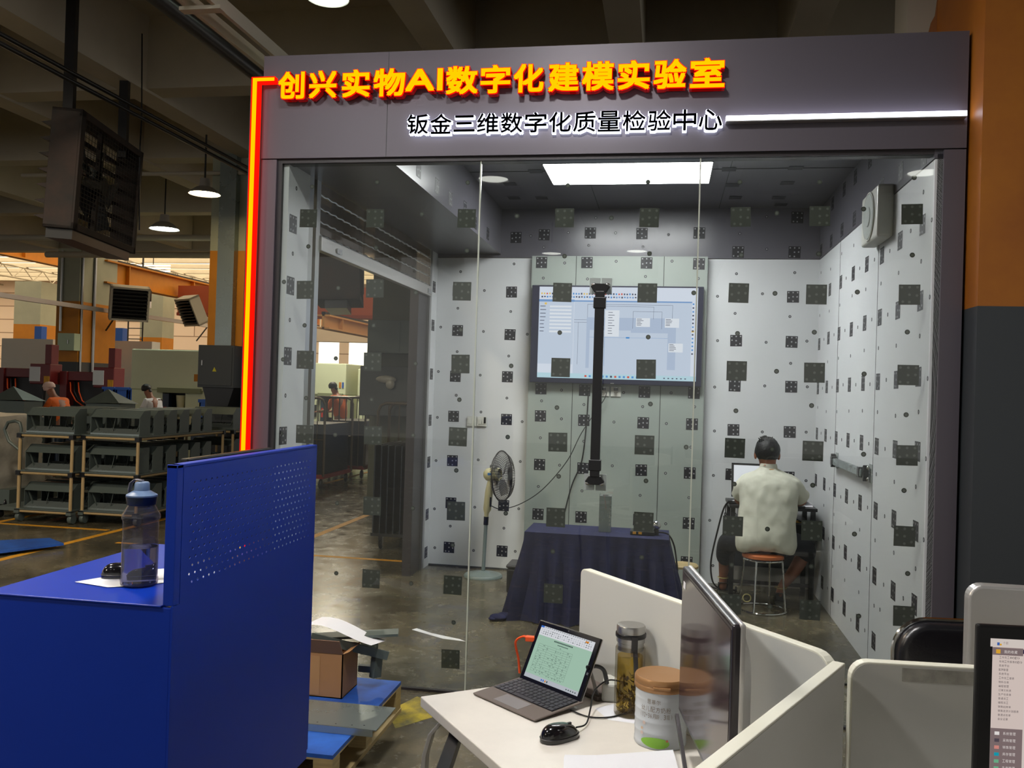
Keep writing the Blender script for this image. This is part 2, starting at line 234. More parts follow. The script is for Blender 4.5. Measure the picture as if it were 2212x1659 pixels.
RIGHT_DOTS = [(0.207,2.649),(0.05,2.479),(0.425,2.494),(0.862,2.458),(0.214,2.303),(1.244,2.465),(0.652,2.304),(1.666,2.471),(1.056,2.295),(2.116,2.463),(1.466,2.308),(1.888,2.313),(2.325,2.292),(2.75,2.287),(3.188,2.29),(2.309,2.668),(1.881,2.658),(1.464,2.673),(2.746,2.615),(3.188,2.647),(0.048,2.106),(0.871,2.094),(1.273,2.099),(1.678,2.081),(2.108,2.09),(2.522,2.087),(2.956,2.079),(0.202,1.928),(0.659,1.904),(1.075,1.912),(1.463,1.917),(1.886,1.9),(2.322,1.901),(2.76,1.89),(0.046,1.713),(0.862,1.719),(1.273,1.699),(1.689,1.7),(2.118,1.704),(2.543,1.689),(2.963,1.684),(0.186,1.549),(0.633,1.519),(1.053,1.531),(1.467,1.531),(1.888,1.521),(2.327,1.508),(2.76,1.501),(3.162,1.528),(0.037,1.327),(0.846,1.325),(1.259,1.332),(1.689,1.328),(2.114,1.313),(2.551,1.305),(2.966,1.322),(0.198,1.176),(0.62,1.159),(1.042,1.163),(1.655,0.927),(2.086,0.91),(2.526,0.921),(1.243,0.941),(0.812,0.946),(0.036,0.938),(2.753,0.768),(2.324,0.754),(1.891,0.751),(1.446,0.774),(1.024,0.775),(0.588,0.779),(0.162,0.775),(2.083,0.557),(1.674,0.539),(1.223,0.569),(2.516,0.546),(2.314,0.376),(1.871,0.366),(1.424,0.382),(1.004,0.395),(0.791,0.563),(0.373,0.581),(0.861,0.406),(2.071,0.17),(1.636,0.154),(1.227,0.192),(2.493,0.178)]
RIGHT_BAND_SQUARES = [(0.2,2.828),(0.65,2.859),(1.089,2.881),(1.452,2.848),(1.869,2.839),(2.301,2.84),(2.734,2.832),(3.188,2.832),(1.429,3.126),(1.873,3.126),(2.26,3.129),(2.713,3.121)]
CEILING_SQUARES = [(0.843,1.893),(0.845,2.34),(0.844,2.843),(0.893,3.107),(0.393,1.912),(0.452,2.394),(0.505,2.832),(-0.986,1.902),(-1.296,2.787),(-1.064,2.794),(-1.243,2.287)]
SOFFIT_SQUARES = [(0.574,2.888),(1.005,2.887),(1.36,2.883),(1.811,2.912),(2.169,2.873),(2.654,2.875)]
LEFT_SQUARES = [(0.116,2.477),(0.107,2.135),(0.101,1.745),(0.071,1.308)]
LEFT_DOTS = [(0.145,2.682),(0.124,2.315),(0.112,1.946),(0.087,1.528)]
LEFT_FAR_SQUARES = [(3.103,2.49),(3.117,2.148),(3.137,1.714),(3.12,1.303),(3.108,0.931),(3.097,0.466),(3.087,0.129)]
# ================================================================ THE SETTING
mb = MB(); mb.box(-60, 14, -22, 46.2, -0.1, 0); struct('floor', mb, M['floor'], 'stained polished concrete factory floor')
# concrete slab and beam grid of the low hall
mb = MB(); mb.box(-32, 12, -22, 15.9, 5.6, 5.8); struct('ceiling', mb, M['conc'], 'painted concrete slab between the beams')
for x in (-15.2, -11.6, -7.75, -5.9, -2.2, -0.45, 1.12, 4.8):
    mb = MB(); mb.box(x-0.15, x+0.15, -20, 15.4, 4.77, 5.62); struct('ceiling_beam', mb, M['beam'])
for y in (-10, -4, 0.4, 4.6, 7.45, 11.3, 15.6):
    mb = MB(); mb.box(-30, 11, y-0.16, y+0.16, 4.72 if y > 15 else 4.8, 5.62); struct('ceiling_beam', mb, M['beam'])
# side and rear walls of the factory
mb = MB(); mb.box(-60, -59.8, 15.9, 46, 0, 7.6); struct('wall_left', mb, M['wall'])
# high hall beyond: end wall with block courses, bright window openings, roof
mb = MB()
mb.box(-60, 6, 46, 46.2, 0, 2.3); mb.box(-60, 6, 46, 46.2, 4.2, 7.7); xs = [-60, -58, -57, -20.6, -19.3, -18.7, -17.4, -14, -12, 6]
for i in range(0, len(xs), 2): mb.box(xs[i], xs[i+1], 46, 46.2, 2.3, 4.2)
struct('wall_end', mb, M['blocks'], 'warm off-white end wall of the far hall')
for i in range(1, len(xs)-1, 2):
    w = MB(); w.box(xs[i], xs[i+1], 46.05, 46.1, 2.3, 4.2); struct('window_%d' % ((i+1)//2+3), w, glow('daylit_pane_%d' % i, (255, 246, 228), 2.6), 'tall daylit opening in the far end wall')
mb = MB(); mb.box(-60, 6, 15.9, 46, 7.6, 7.75)
struct('roof', mb, mat('roof_sheet', (190,164,130), 0.9))
for y in range(17, 45, 2):
    mb = MB(); mb.box(-60, 6, y+0.15, y+1.55, 7.585, 7.6); o = struct('roof_skylight', mb, glow('roof_light_strip', (255,230,190), 3.6))
for y in range(18, 46, 2):
    mb = MB(); mb.box(-60, 6, y-0.09, y+0.09, 7.35, 7.59); struct('roof_beam', mb, M['beam'])
for x in (-42, -34, -26, -18, -10):
    mb = MB(); mb.tube([(x,16,6.7),(x,45.9,6.7)], 0.05, 6); mb.tube([(x,16,7.3),(x,45.9,7.3)], 0.05, 6)
    y = 16
    while y < 44: mb.tube([(x,y,6.7),(x,y+0.75,7.3),(x,y+1.5,6.7)], 0.03, 5); y += 1.5
    struct('roof_truss', mb, M['beam'])

def column(x, y, wx, wy, h, label, plain=None, parent=None, z2=3.45):
    o = thing('column', None, None, (x, y, 0)); o['kind'] = 'structure'; o['label'] = label
    MB().box(x-wx/2, x+wx/2, y-wy/2, y+wy/2, 0, 1.95).build('base_band', plain or M['grey'], o)
    MB().box(x-wx/2, x+wx/2, y-wy/2, y+wy/2, 1.95, z2).build('middle_band', plain or M['orange'], o)
    MB().box(x-wx/2, x+wx/2, y-wy/2, y+wy/2, z2, h).build('upper_band', plain or M['colwhite'], o)
    return o
c = column(-14.64, 16.0, 0.62, 1.5, 4.75, 'far column painted white, orange and grey under the beam')
mb = MB(); mb.tube([(-14.30, 15.32, 1.2), (-14.30, 15.32, 4.7)], 0.03); mb.tube([(-14.30, 15.8, 1.2), (-14.30, 15.8, 4.7)], 0.04); mb.tube([(-14.8,15.22,2.7),(-14.8,15.22,4.7)], 0.03); mb.build('conduit', M['steel'], c)
c = column(-6.03, 7.65, 0.9, 0.8, 4.85, 'orange and white column standing behind the red light line')
mb = MB(); mb.box(-6.3, -6.05, 7.13, 7.25, 2.08, 4.8); mb.build('cable_duct', M['galv'], c)
mb = MB(); mb.tube([(-5.72,7.22,2.0),(-5.72,7.22,4.8)], 0.02); mb.build('conduit', M['dark'], c)
column(-21.3, 22.6, 1.0, 0.8, 4.75, 'white and orange column at the far left', z2=3.3)
column(-3.55, 7.5, 0.85, 0.8, 4.85, 'dull olive column seen through the roller shutter', plain=mat('olive_column', (96,98,84), 0.7, noise=0.15, nscale=3))
column(-16.75, 22.6, 0.8, 0.7, 4.9, 'pale column behind the white board in the far hall', z2=2.95)
column(-8.2, 24.0, 0.7, 0.9, 4.2, 'pale column in the far hall seen through the shutter', z2=1.96)
# building column right of the booth
o = thing('column', None, None, (1.9, 0.25, 0)); o['kind'] = 'structure'; o['label'] = 'big column right of the booth, orange above slate grey'
MB().box(1.388, 2.9, -0.16, 0.6, 0, 2.045).build('base_band', M['grey'], o); MB().box(1.388, 2.9, -0.16, 0.6, 2.045, 4.3).build('middle_band', mat('aged_orange_paint', (176,108,26), 0.5, noise=0.2, nscale=1.2, c2=(150,84,26)), o)
o = thing('wall_upper', None, None, (1.8, 0.75, 3.3)); o['kind'] = 'structure'
MB().box(1.24, 2.9, 0.62, 0.9, 3.3, 5.0).build('plaster', M['conc'], o)
MB().prism([(1.26,3.34),(1.4,3.34),(1.4,3.9),(1.38,3.7),(1.36,3.66),(1.33,3.52),(1.3,3.44)], 0.6, 0.618, 'y').build('orange_patch', mat('orange_patch', (150,96,50), 0.7), o)

# ---------------------------------------------------------------- the booth
XL, XR, YB = -2.06, 1.24, 3.26
mb = MB(); mb.box(-2.2, XR+0.12, YB, YB+0.1, 0, 2.765); struct('wall_back', mb, M['white'], 'white back wall of the booth')
mb = MB(); mb.box(-2.2, XR+0.12, YB-0.004, YB+0.1, 2.77, 3.3); struct('wall_back_band', mb, M['band'], 'dark grey band above the white back wall')
mb = MB(); mb.box(XR, XR+0.12, 0.02, YB, 0, 2.765); struct('wall_right', mb, M['white'], 'white right wall of the booth')
mb = MB(); mb.box(XR-0.004, XR+0.12, 0.02, YB, 2.77, 3.3); struct('wall_right_band', mb, M['band'], 'dark grey band above the white right wall')
mb = MB(); mb.box(-2.2, XR+0.12, 0.12, YB, 3.2, 3.32); struct('ceiling_booth', mb, M['band'], 'dark panelled ceiling of the booth')
mb = MB(); mb.box(-2.2, -1.484, 0.12, YB, 2.8, 3.3); struct('ceiling_soffit', mb, M['band'], 'dark boxed soffit over the roller shutter')
mb = MB(); mb.box(-2.2, XL, 0.045, 0.335, 0, 2.8); struct('wall_left_strip', mb, M['white'], 'narrow white strip between glass and shutter')
mb = MB(); mb.box(-2.2, XL, 3.06, YB, 0, 2.8); struct('wall_left_strip', mb, M['white'], 'narrow white strip between shutter and back wall')
mb = MB(); mb.box(-2.15, -2.075, 2.72, 3.0, 0, 2.45); struct('door_1_jamb', mb, M['frame'], 'brown-grey casing at the far side of the shutter')
mb = MB()
for x in (-0.62, 0.4): mb.box(x-0.002, x+0.002, 0.12, YB, 3.197, 3.2)
mb.box(-1.48, XR, 1.9, 1.904, 3.197, 3.2); struct('trim_1', mb, M['seam'], 'fine joints of the ceiling panels')
mb = MB(); mb.box(XR-0.0015, XR, 1.134, 1.138, 0, 2.765); mb.box(XR-0.0015, XR, 2.356, 2.36, 0, 2.765); struct('trim_2', mb, M['seam'], 'fine joints of the right wall boards')
# protruding grey-green panel that carries the screen
mb = MB(); mb.box(-1.19, 0.318, 3.18, 3.258, 0, 2.775); struct('wall_screen_panel', mb, M['panel'], 'grey-green panel standing proud of the back wall')
mb = MB(); 
for x in (-0.8, -0.047): mb.box(x-0.003, x+0.003, 3.1785, 3.18, 0, 2.775)
struct('trim_3', mb, M['seam'], 'dark joints of the grey-green panel')
mb = MB(); mb.box(-2.06, -1.19, 3.245, 3.26, 0, 0.012); struct('baseboard_back', mb, M['seam'])
# cladding of the front
mb = MB(); mb.box(-2.205, 1.372, 0, 0.12, 2.812, 3.37); struct('wall_fascia', mb, M['fascia'], 'anthracite fascia that carries the lit signs')
mb = MB(); mb.box(-1.5, -1.497, -0.0008, 0.002, 2.812, 3.37); struct('trim_4', mb, M['seam'], 'vertical joint of the fascia')
mb = MB(); mb.box(-2.202, -2.115, 0.002, 0.12, 0, 2.806); struct('wall_front_post', mb, M['fascia'], 'anthracite post left of the glass')
mb = MB(); mb.box(1.275, 1.372, 0.002, 0.12, 0, 2.806); struct('wall_front_post', mb, M['fascia'], 'anthracite post right of the glass')
mb = MB(); mb.box(-2.115, 1.275, 0.02, 0.1, 2.79, 2.812); mb.box(-2.115, -2.09, 0.02, 0.1, 0, 2.79); mb.box(1.25, 1.275, 0.02, 0.1, 0, 2.79); mb.box(-2.09, 1.25, 0.025, 0.05, 0, 0.012)
struct('window_frame', mb, M['frame'], 'dark frame around the glass front')
mb = MB(); mb.box(-2.29, -2.206, 0.02, 0.35, 0, 3.22); struct('wall_booth_side', mb, M['frame'], 'dark side casing of the booth behind the red line')
for i, (a, b) in enumerate(((-2.09, -0.991), (-0.986, 0.135), (0.14, 1.25))):
    mb = MB(); mb.box(a, b, 0.03, 0.042, 0.012, 2.79); struct('window_%d' % (i+1), mb, M['glass'], ['left','middle','right'][i]+' pane of the glass front')
for x in (-0.9885, 0.1375):
    mb = MB(); mb.box(x-0.0035, x+0.0035, 0.029, 0.043, 0.012, 2.79); struct('window_joint', mb, M['edge'], 'pale polished joint between two glass panes')

# ---------------------------------------------------------------- light panel and lamps
t = thing('ceiling_light', 'rectangular white light panel in the dark booth ceiling', 'ceiling light', (-0.315, 1.95, 3.19))
MB().box(-0.906, 0.276, 1.648, 2.258, 3.185, 3.2).build('frame', M['frame'], t); MB().box(-0.896, 0.268, 1.658, 2.248, 3.181, 3.186).build('diffuser', glow('panel_light', (250, 250, 252), 37), t)
LAMPW = glow('added_aisle_light', (255, 240, 214), 290); LAMPN = glow('cool_bay_light', (250, 248, 246), 270); LAMPH = glow('added_hall_light', (255, 244, 224), 380); LAMPF = glow('far_bay_light', (250, 250, 240), 9)
def high_bay(x, y, z, r, label, top=5.6, m=LAMPW, group=None, cone=M['alu']):
    t = thing('pendant_lamp', label, 'lamp', (x, y, z), 0, group)
    MB().lathe([(r,0),(r*0.98,0.02),(r*0.55,r*0.42),(r*0.35,r*0.5),(r*0.3,r*1.0),(0.001,r*1.05)], (x,y,z), 28).build('shade', cone, t, smooth=True)
    MB().disc((x,y,z+0.012), r*0.9, 28, 'z').build('diffuser', m, t)
    MB().tube([(x,y,z+r), (x,y,top)], 0.012, 6).build('rod', M['dark'], t)
    return t
high_bay(-5.95, 6.1, 4.0, 0.2, 'bright warm pendant lamp beside the near orange column', m=glow('warm_pendant_light', (255, 226, 170), 45))
high_bay(-8.98, 10.15, 4.29, 0.26, 'bell-shaped pendant lamp between hanging fan and orange column', m=glow('weak_bay_light', (225,240,230), 60))
t = thing('ceiling_lamp', 'large round ceiling lamp cut by the top edge of the view', 'lamp', (-2.34, 1.1, 4.2))
MB().lathe([(0.001,0.06),(0.14,0.06),(0.15,0.03),(0.145,0.0)], (-2.345,1.2,4.22), 32).build('housing', M['alu'], t, smooth=True); MB().disc((-2.345,1.2,4.225), 0.14, 32, 'z').build('diffuser', glow('round_lamp_light', (226,238,216), 6), t)
MB().tube([(-2.345,1.2,4.28),(-2.345,1.2,4.8)], 0.015, 6).build('rod', M['dark'], t)
for (x, y, l) in ((-0.7, -2.4, 'round bay lamp over the office desks, right of the pair'), (-2.7, -3.6, 'round bay lamp behind the blue cabinet, left of the pair'), (-2.17,-6.13,'bay lamp in the second row behind the desks, first of three'), (-0.61,-6.3,'bay lamp in the second row behind the desks, second of three'), (2.8,-6.05,'bay lamp in the second row behind the desks, third of three'), (-2.2,-12.0,'bay lamp in the third row, on the left'), (-0.6,-11.7,'bay lamp in the third row, on the right')):
    high_bay(x, y, 4.17, 0.2, l, 5.6, m=LAMPN if y > -5 else LAMPF)

for (x, y, l) in ((-4.4,0.0,'added unseen bay lamp over the aisle left of the booth, nearest to it'), (-7.6,-1.6,'added unseen bay lamp over the aisle left of the booth, outer one'), (-6.6,-6.5,'added unseen bay lamp far behind the viewer on the left'), (-6.6,12.6,'added fill lamp hidden behind the fascia, over the presses')):  # unseen lamps, added to brighten the left aisle and the presses
    high_bay(x, y, 4.45, 0.24, l, 5.6, m=LAMPW if y < 5 else LAMPH)

# ---------------------------------------------------------------- lit signs
def glyph(ch, off):
    c = bpy.data.curves.new('g', 'FONT'); c.body = ch; c.size = 1; c.offset = off; c.extrude = 0.0; c.fill_mode = 'BOTH'; c.resolution_u = 3
    o = bpy.data.objects.new('g', c); COL.objects.link(o); dg = bpy.context.evaluated_depsgraph_get(); dg.update()
    me = bpy.data.meshes.new_from_object(o.evaluated_get(dg)); COL.objects.unlink(o); bpy.data.objects.remove(o); bpy.data.curves.remove(c)
    bm = bmesh.new(); bm.from_mesh(me); bmesh.ops.remove_doubles(bm, verts=bm.verts, dist=1e-5); bmesh.ops.dissolve_limit(bm, angle_limit=0.03, verts=bm.verts, edges=bm.edges)
    v = [tuple(p.co) for p in bm.verts]; bm.verts.index_update(); f = [tuple(q.index for q in p.verts) for p in bm.faces]
    be = [(e.verts[0].index, e.verts[1].index) for e in bm.edges if len(e.link_faces) == 1]
    bm.free(); bpy.data.meshes.remove(me); return v, f, be
def fit(g, ref, x0, x1, z0, z1):
    rx = [p[0] for p in ref]; rz = [p[1] for p in ref]; a, b, c, d = min(rx), max(rx), min(rz), max(rz)
    sx = (x1-x0)/max(1e-4, b-a); sz = (z1-z0)/max(1e-4, d-c)
    return [(x0+(p[0]-a)*sx, z0+(p[1]-c)*sz) for p in g]
def add_letter(mb, P, F, E_, y0, y1, m=0, side=None):
    n = len(P); vs = [(p[0], y0, p[1]) for p in P]+[(p[0], y1, p[1]) for p in P]
    mb.add(vs, [f for f in F], m)
    if y1 != y0: mb.add(vs, [(a, b, b+n, a+n) for a, b in E_]+[tuple(i+n for i in f[::-1]) for f in F], m if side is None else side)
Y1 = glow('sign_yellow', (255, 196, 0), 1.15); R1 = glow('sign_red_side', (255, 14, 4), 1.6); R2 = mat('sign_red_acrylic', (120,12,20), 0.25, emit=(190,8,10), es=0.22); RW = glow('sign_red_halo', (255, 10, 0), 3.0)
dk = mat('sign_purple_face', (74, 60, 76), 0.35); WH = glow('sign_white_halo', (226, 234, 255), 4.0)
sg = thing('lit_sign', 'glowing yellow and red channel letters along the fascia top', 'sign', (-0.9, 0, 3.1))
chars = '创兴实物AI数字化建模实验室'
XS = [(-2.091,-1.941),(-1.915,-1.762),(-1.731,-1.578),(-1.558,-1.386),(-1.385,-1.228),(-1.213,-1.184),(-1.167,-0.998),(-0.984,-0.829),(-0.812,-0.657),(-0.633,-0.478),(-0.462,-0.301),(-0.283,-0.125),(-0.106,0.054),(0.072,0.238)]
for ch, (a, b) in zip(chars, XS):
    z0, z1 = (3.112, 3.258) if ch not in 'AI' else (3.135, 3.25)
    g = glyph(ch, 0.0); k = 0.0042; P = fit(g[0], g[0], a+k, b-k, z0+k, z1-k)
    mb = MB()
    for dx, dz in ((-1,-1),(1,-1),(1,1),(-1,1)): q = k+0.0022; add_letter(mb, [(p[0]+dx*q, p[1]+dz*q) for p in P], g[1], g[2], -0.062, -0.012)
    o = mb.build('letter', R2, sg); mb = MB()
    for dx, dz in ((-1,-1),(1,-1),(1,1),(-1,1)): q = k+0.0026; add_letter(mb, [(p[0]+dx*q, p[1]+dz*q) for p in P], g[1], g[2], -0.0628, -0.056)
    mb.build('letter_rim', R1, o); mb = MB()
    for n_, (dx, dz) in enumerate(((-1,-1),(1,-1),(1,1),(-1,1),(0,0))): add_letter(mb, [(p[0]+dx*k, p[1]+dz*k) for p in P], g[1], g[2], -0.0632-n_*0.0001, -0.0632-n_*0.0001)
    mb.build('letter_face', Y1, o)
t = thing('light_line', 'bent red neon line from the sign down the left edge', 'light line', (-2.22, -0.04, 1.2))
mb = MB(); mb.box(-2.246,-2.113,-0.058,-0.02,3.206,3.238); mb.box(-2.246,-2.204,-0.058,-0.02,0.3,3.206); mb.build('channel', R1, t)
mb = MB(); mb.box(-2.238,-2.115,-0.0592,-0.0575,3.214,3.232); mb.box(-2.238,-2.214,-0.0592,-0.0575,0.3,3.214); mb.build('tube_face', glow('neon_core', (255, 190, 0), 1.25), t)
sg = thing('lit_sign', 'dark letters with white halo, lower line of the fascia', 'sign', (-0.55, 0, 2.9))
chars = '钣金三维数字化质量检验中心'; n = len(chars); x0 = -1.383; st = (0.24+1.383)/n
for i, ch in enumerate(chars):
    a = x0+i*st+0.007; b = x0+(i+1)*st-0.007; z0, z1 = 2.921-0.0007*i, 3.022-0.0007*i
    if ch == '三': z0 += 0.01; z1 -= 0.01
    g = glyph(ch, 0.0); P = fit(g[0], g[0], a, b, z0, z1)
    mb = MB(); [add_letter(mb, [(p[0]+dx*0.0011, p[1]+dz*0.0011) for p in P], g[1], g[2], -0.034, -0.027) for dx, dz in ((-1,-1),(1,1),(-1,1),(1,-1))]; o = mb.build('letter', dk, sg); mb = MB()
    for dx, dz in ((-1,-1),(1,-1),(1,1),(-1,1)): add_letter(mb, [(p[0]+dx*0.005, p[1]+dz*0.005-0.002) for p in P], g[1], g[2], -0.0262, -0.006)
    mb.build('letter_halo', WH, o)
t = thing('light_line', 'straight white light line running right from the lower sign', 'light line', (0.8, -0.03, 2.95))
MB().box(0.252, 1.357, -0.045, -0.018, 2.952, 2.976).build('channel', glow('white_line', (232, 236, 255), 7.0), t)
MB().box(0.252, 1.357, -0.047, -0.002, 2.946, 2.951).build('holder', M['alu'], t)
# ================================================================ COUNTLESS MARKERS (each one a sticker of its own)
def sticker_mesh(kind, var):
    mb = MB(); ink = 0; dot = 1
    if kind == 'square':
        mb.box(-0.049,0.049,-0.0006,0,-0.049,0.049,0)
        base = [(-0.036,0.036),(0,0.036),(0.036,0.036),(0,0)]; extra = {0:[(-0.033,-0.008),(0.033,0.0),(0,-0.036)],1:[(-0.03,-0.034),(0.034,-0.004),(0,-0.036)],2:[(0.032,-0.026),(-0.034,0.004),(0,-0.036)],3:[(0.034,-0.034),(0.034,0.003),(0,-0.034)],4:[(-0.036,-0.034),(0,-0.036),(0.033,0.002)]}[var]
        for (x, z) in base+extra: mb.disc((x,-0.0009,z), 0.0065, 12, 'y', 1)
    else:
        mb.lathe([(0.0005,0),(0.012,0),(0.012,0.0006)], (0,0,0), 20); mb.v = [Vector((v.x, -v.z, v.y)) for v in mb.v]
        mb.disc((0,-0.0009,0), 0.007, 16, 'y', 1)
    return mb
PROTO = {}
def proto(kind, var, mats, key):
    k = (kind, var, key)
    if k not in PROTO:
        o = sticker_mesh(kind, var).build('marker_sticker' if kind == 'square' else 'dot_sticker', mats, local=True); o.hide_render = False; PROTO[k] = [o, False]
    return PROTO[k]
def stick(kind, loc, face, mats, key, label, group, var=0, roll=0.0):
    p = proto(kind, var, mats, key)
    if not p[1]: o = p[0]; p[1] = True
    else: o = p[0].copy(); COL.objects.link(o)
    o.location = loc; rx, rz = {'y': (0,0), 'x-': (0,-math.pi/2), 'x+': (0,math.pi/2), 'z': (-math.pi/2,0)}[face]
    o.rotation_euler = (rx, roll, rz) if face != 'z' else (-math.pi/2, 0, roll)
    tag(o, label, 'sticker', group); return o
NTH = ['first','second','third','fourth','fifth','sixth','seventh','eighth','ninth','tenth','eleventh','twelfth','thirteenth','fourteenth','fifteenth','sixteenth']
def cluster(vals, gap):
    u = sorted(vals); g = [[u[0]]]
    for v in u[1:]:
        if v-g[-1][-1] > gap: g.append([])
        g[-1].append(v)
    return [sum(q)/len(q) for q in g]
def near(c, v): return min(range(len(c)), key=lambda i: abs(c[i]-v))
def field(pts, kind, face, mats, key, what, where, group, plane, gap=0.1, horiz='from the left', flip=False):
    zs = cluster([p[1] for p in pts], gap)[::-1]
    rows = {}
    for p in pts: rows.setdefault(near(zs, p[1]), []).append(p)
    for r, ps in rows.items():
        ps = sorted(ps, reverse=flip)
        for i, p in enumerate(ps):
            loc = {'y': (p[0], plane, p[1]), 'x-': (plane, p[0], p[1]), 'x+': (plane, p[0], p[1]), 'z': (p[0], p[1], plane)}[face]
            rn = (NTH[r]+' row, ') if len(zs) > 1 else ''
            lab = '%s on %s, %s%s %s' % (what, where, rn, NTH[i], horiz)
            stick(kind, loc, face, mats, key, lab, group, var=random.randrange(5) if kind == 'square' else 0, roll=random.uniform(-0.02, 0.02))
IK = [M['ink'], M['inkdot']]; GK = [M['gink'], M['gdot']]
GP = 0.0445
field([p for c in GLASS_SQUARES for p in c], 'square', 'y', GK, 'g', 'grey marker square', 'the glass front', 'marker squares on the glass front', GP)
field(GLASS_DOTS, 'dot', 'y', GK, 'g', 'small round dot', 'the glass front', 'round dots on the glass front', GP, 0.07)
field(BACK_LEFT_SQUARES+[(-1.867,2.47),(-1.872,0.565)], 'square', 'y', IK, 'w', 'black marker square', 'white wall left of the screen', 'marker squares on the back wall left of the screen', YB-0.0005)
field(BACK_LEFT_DOTS, 'dot', 'y', IK, 'w', 'ringed dot', 'white wall left of the screen', 'dots on the back wall left of the screen', YB-0.0005, 0.05)
field(PANEL_SQUARES, 'square', 'y', IK, 'w', 'black marker square', 'grey-green screen panel', 'marker squares on the screen panel', 3.1795)
field(PANEL_DOTS, 'dot', 'y', IK, 'w', 'ringed dot', 'grey-green screen panel', 'dots on the screen panel', 3.1795, 0.05)
field(BAND_SQUARES, 'square', 'y', IK, 'w', 'black marker square', 'dark band above the back wall', 'marker squares on the dark band at the back', YB-0.0045, 0.08)
field(BAND_DOTS, 'dot', 'y', IK, 'w', 'pale dot', 'dark band above the back wall', 'dots on the dark band at the back', YB-0.0045, 0.06)
field(BACK_RIGHT_SQUARES+[(1.035,0.93)], 'square', 'y', IK, 'w', 'black marker square', 'white wall right of the screen', 'marker squares on the back wall right of the screen', YB-0.0005)
field(BACK_RIGHT_DOTS, 'dot', 'y', IK, 'w', 'ringed dot', 'white wall right of the screen', 'dots on the back wall right of the screen', YB-0.0005, 0.08)
field(RIGHT_SQUARES, 'square', 'x-', IK, 'w', 'black marker square', 'white right wall', 'marker squares on the right wall', XR-0.0005, 0.08, 'from the glass')
field(RIGHT_DOTS, 'dot', 'x-', IK, 'w', 'ringed dot', 'white right wall', 'dots on the right wall', XR-0.0005, 0.04, 'from the glass')
field(RIGHT_BAND_SQUARES, 'square', 'x-', IK, 'w', 'black marker square', 'dark band of the right wall', 'marker squares on the dark band at the right', XR-0.0045, 0.08, 'from the glass')
field(CEILING_SQUARES, 'square', 'z', IK, 'w', 'black marker square', 'dark booth ceiling', 'marker squares on the booth ceiling', 3.1965, 0.25)
field(SOFFIT_SQUARES, 'square', 'x+', IK, 'w', 'black marker square', 'side of the dark soffit', 'marker squares on the soffit side', -1.4835, 0.2, 'from the glass')
field(LEFT_SQUARES, 'square', 'x+', IK, 'w', 'black marker square', 'white strip left of the shutter', 'marker squares on the near white strip', XL+0.0005, 0.1, 'from the glass')
field(LEFT_DOTS, 'dot', 'x+', IK, 'w', 'ringed dot', 'white strip left of the shutter', 'dots on the near white strip', XL+0.0005, 0.1, 'from the glass')
field([(3.15, z) for _, z in LEFT_FAR_SQUARES], 'square', 'x+', IK, 'w', 'black marker square', 'white strip right of the shutter', 'marker squares on the far white strip', XL+0.0005, 0.1, 'from the glass')

# ================================================================ INSIDE THE BOOTH
# roller shutter
t = thing('roller_shutter', 'raised clear roller shutter in the left side of the booth', 'shutter', (-2.06, 1.75, 2.4))
MB().box(-2.14, -2.062, 0.34, 0.40, 0, 2.8).build('guide_rail', M['steel'], t); MB().box(-2.10, -2.055, 0.43, 0.49, 0, 2.8).build('guide_rail', M['steel'], t)
MB().box(-2.14, -2.055, 3.0, 3.06, 0, 2.8).build('guide_rail', M['steel'], t)
MB().box(-2.085, -2.04, 0.49, 3.0, 2.39, 2.475).build('bottom_bar', M['alu'], t, bevel=0.004)
for z in (2.487, 2.565, 2.645, 2.725):
    mb = MB(); mb.tube([(-2.065+0.004*math.sin(i*2.2), 0.49+i*0.0418, z+0.004*math.cos(i*2.2)) for i in range(61)], 0.006, 6); mb.build('rod', M['steel'], t, smooth=True)
for z in (2.487, 2.565, 2.645, 2.725):
    mb = MB(); y = 0.49
    while y < 2.98: mb.box(-2.066, -2.063, y, min(3.0, y+0.196), z+0.008, z+0.07); y += 0.2
    mb.build('slat', M['pvc'], t)
MB().box(-2.04, -2.03, 0.72, 0.80, 2.41, 2.44).build('handle', M['chrome'], t)
MB().box(-2.04, -2.032, 2.86, 2.99, 2.405, 2.445).build('lock', M['chrome'], t, bevel=0.004)

# wall screen
t = thing('television', 'large wall screen showing a drawing program on grey-green panel', 'television', (-0.44, 3.13, 1.67))
X0, X1, Z0, Z1 = -1.171, 0.289, 1.668, 2.512
MB().box(X0, X1, 3.11, 3.165, Z0, Z1).build('casing', mat('screen_bezel', (28,30,52), 0.3), t, bevel=0.006)
sx0, sx1, sz0, sz1 = -1.105, 0.243, 1.712, 2.498
pal = dict(w=(226,232,250), g=(205,216,238), m=(184,198,226), b=(120,160,214), k=(70,74,100), y=(240,200,90), r=(220,80,60), c=(80,150,220), l=(236,240,252), t=(190,222,238))
keys = list(pal); smats = [glow('screen_'+k, pal[k], 0.95) for k in keys]
def screen(name, parent, x0, x1, z0, z1, y, items, mats=smats, W_=1000, H_=560, step=0.0004):
    mb = MB(); 
    for n, (a, b, c, d, k) in enumerate(items):
        yy = y-step*(1+ (0 if n == 0 else (1 if k in 'gmtl' else 2)))-step*0.01*n
        X = lambda u: x0+(x1-x0)*u/W_; Z = lambda v: z1-(z1-z0)*v/H_
        mb.quad((X(a),yy,Z(d)),(X(c),yy,Z(d)),(X(c),yy,Z(b)),(X(a),yy,Z(b)), keys.index(k))
    return mb.build(name, mats, parent)
I = [(0,0,1000,560,'w'), (0,78,228,92,'b'), (228,82,965,90,'b'), (0,92,225,475,'g'), (228,90,965,530,'g'), (0,530,1000,560,'t')]
I += [(309,185,870,222,'m'), (309,185,330,495,'m'), (309,222,870,262,'m'), (820,222,870,495,'m'), (590,222,820,275,'m')]
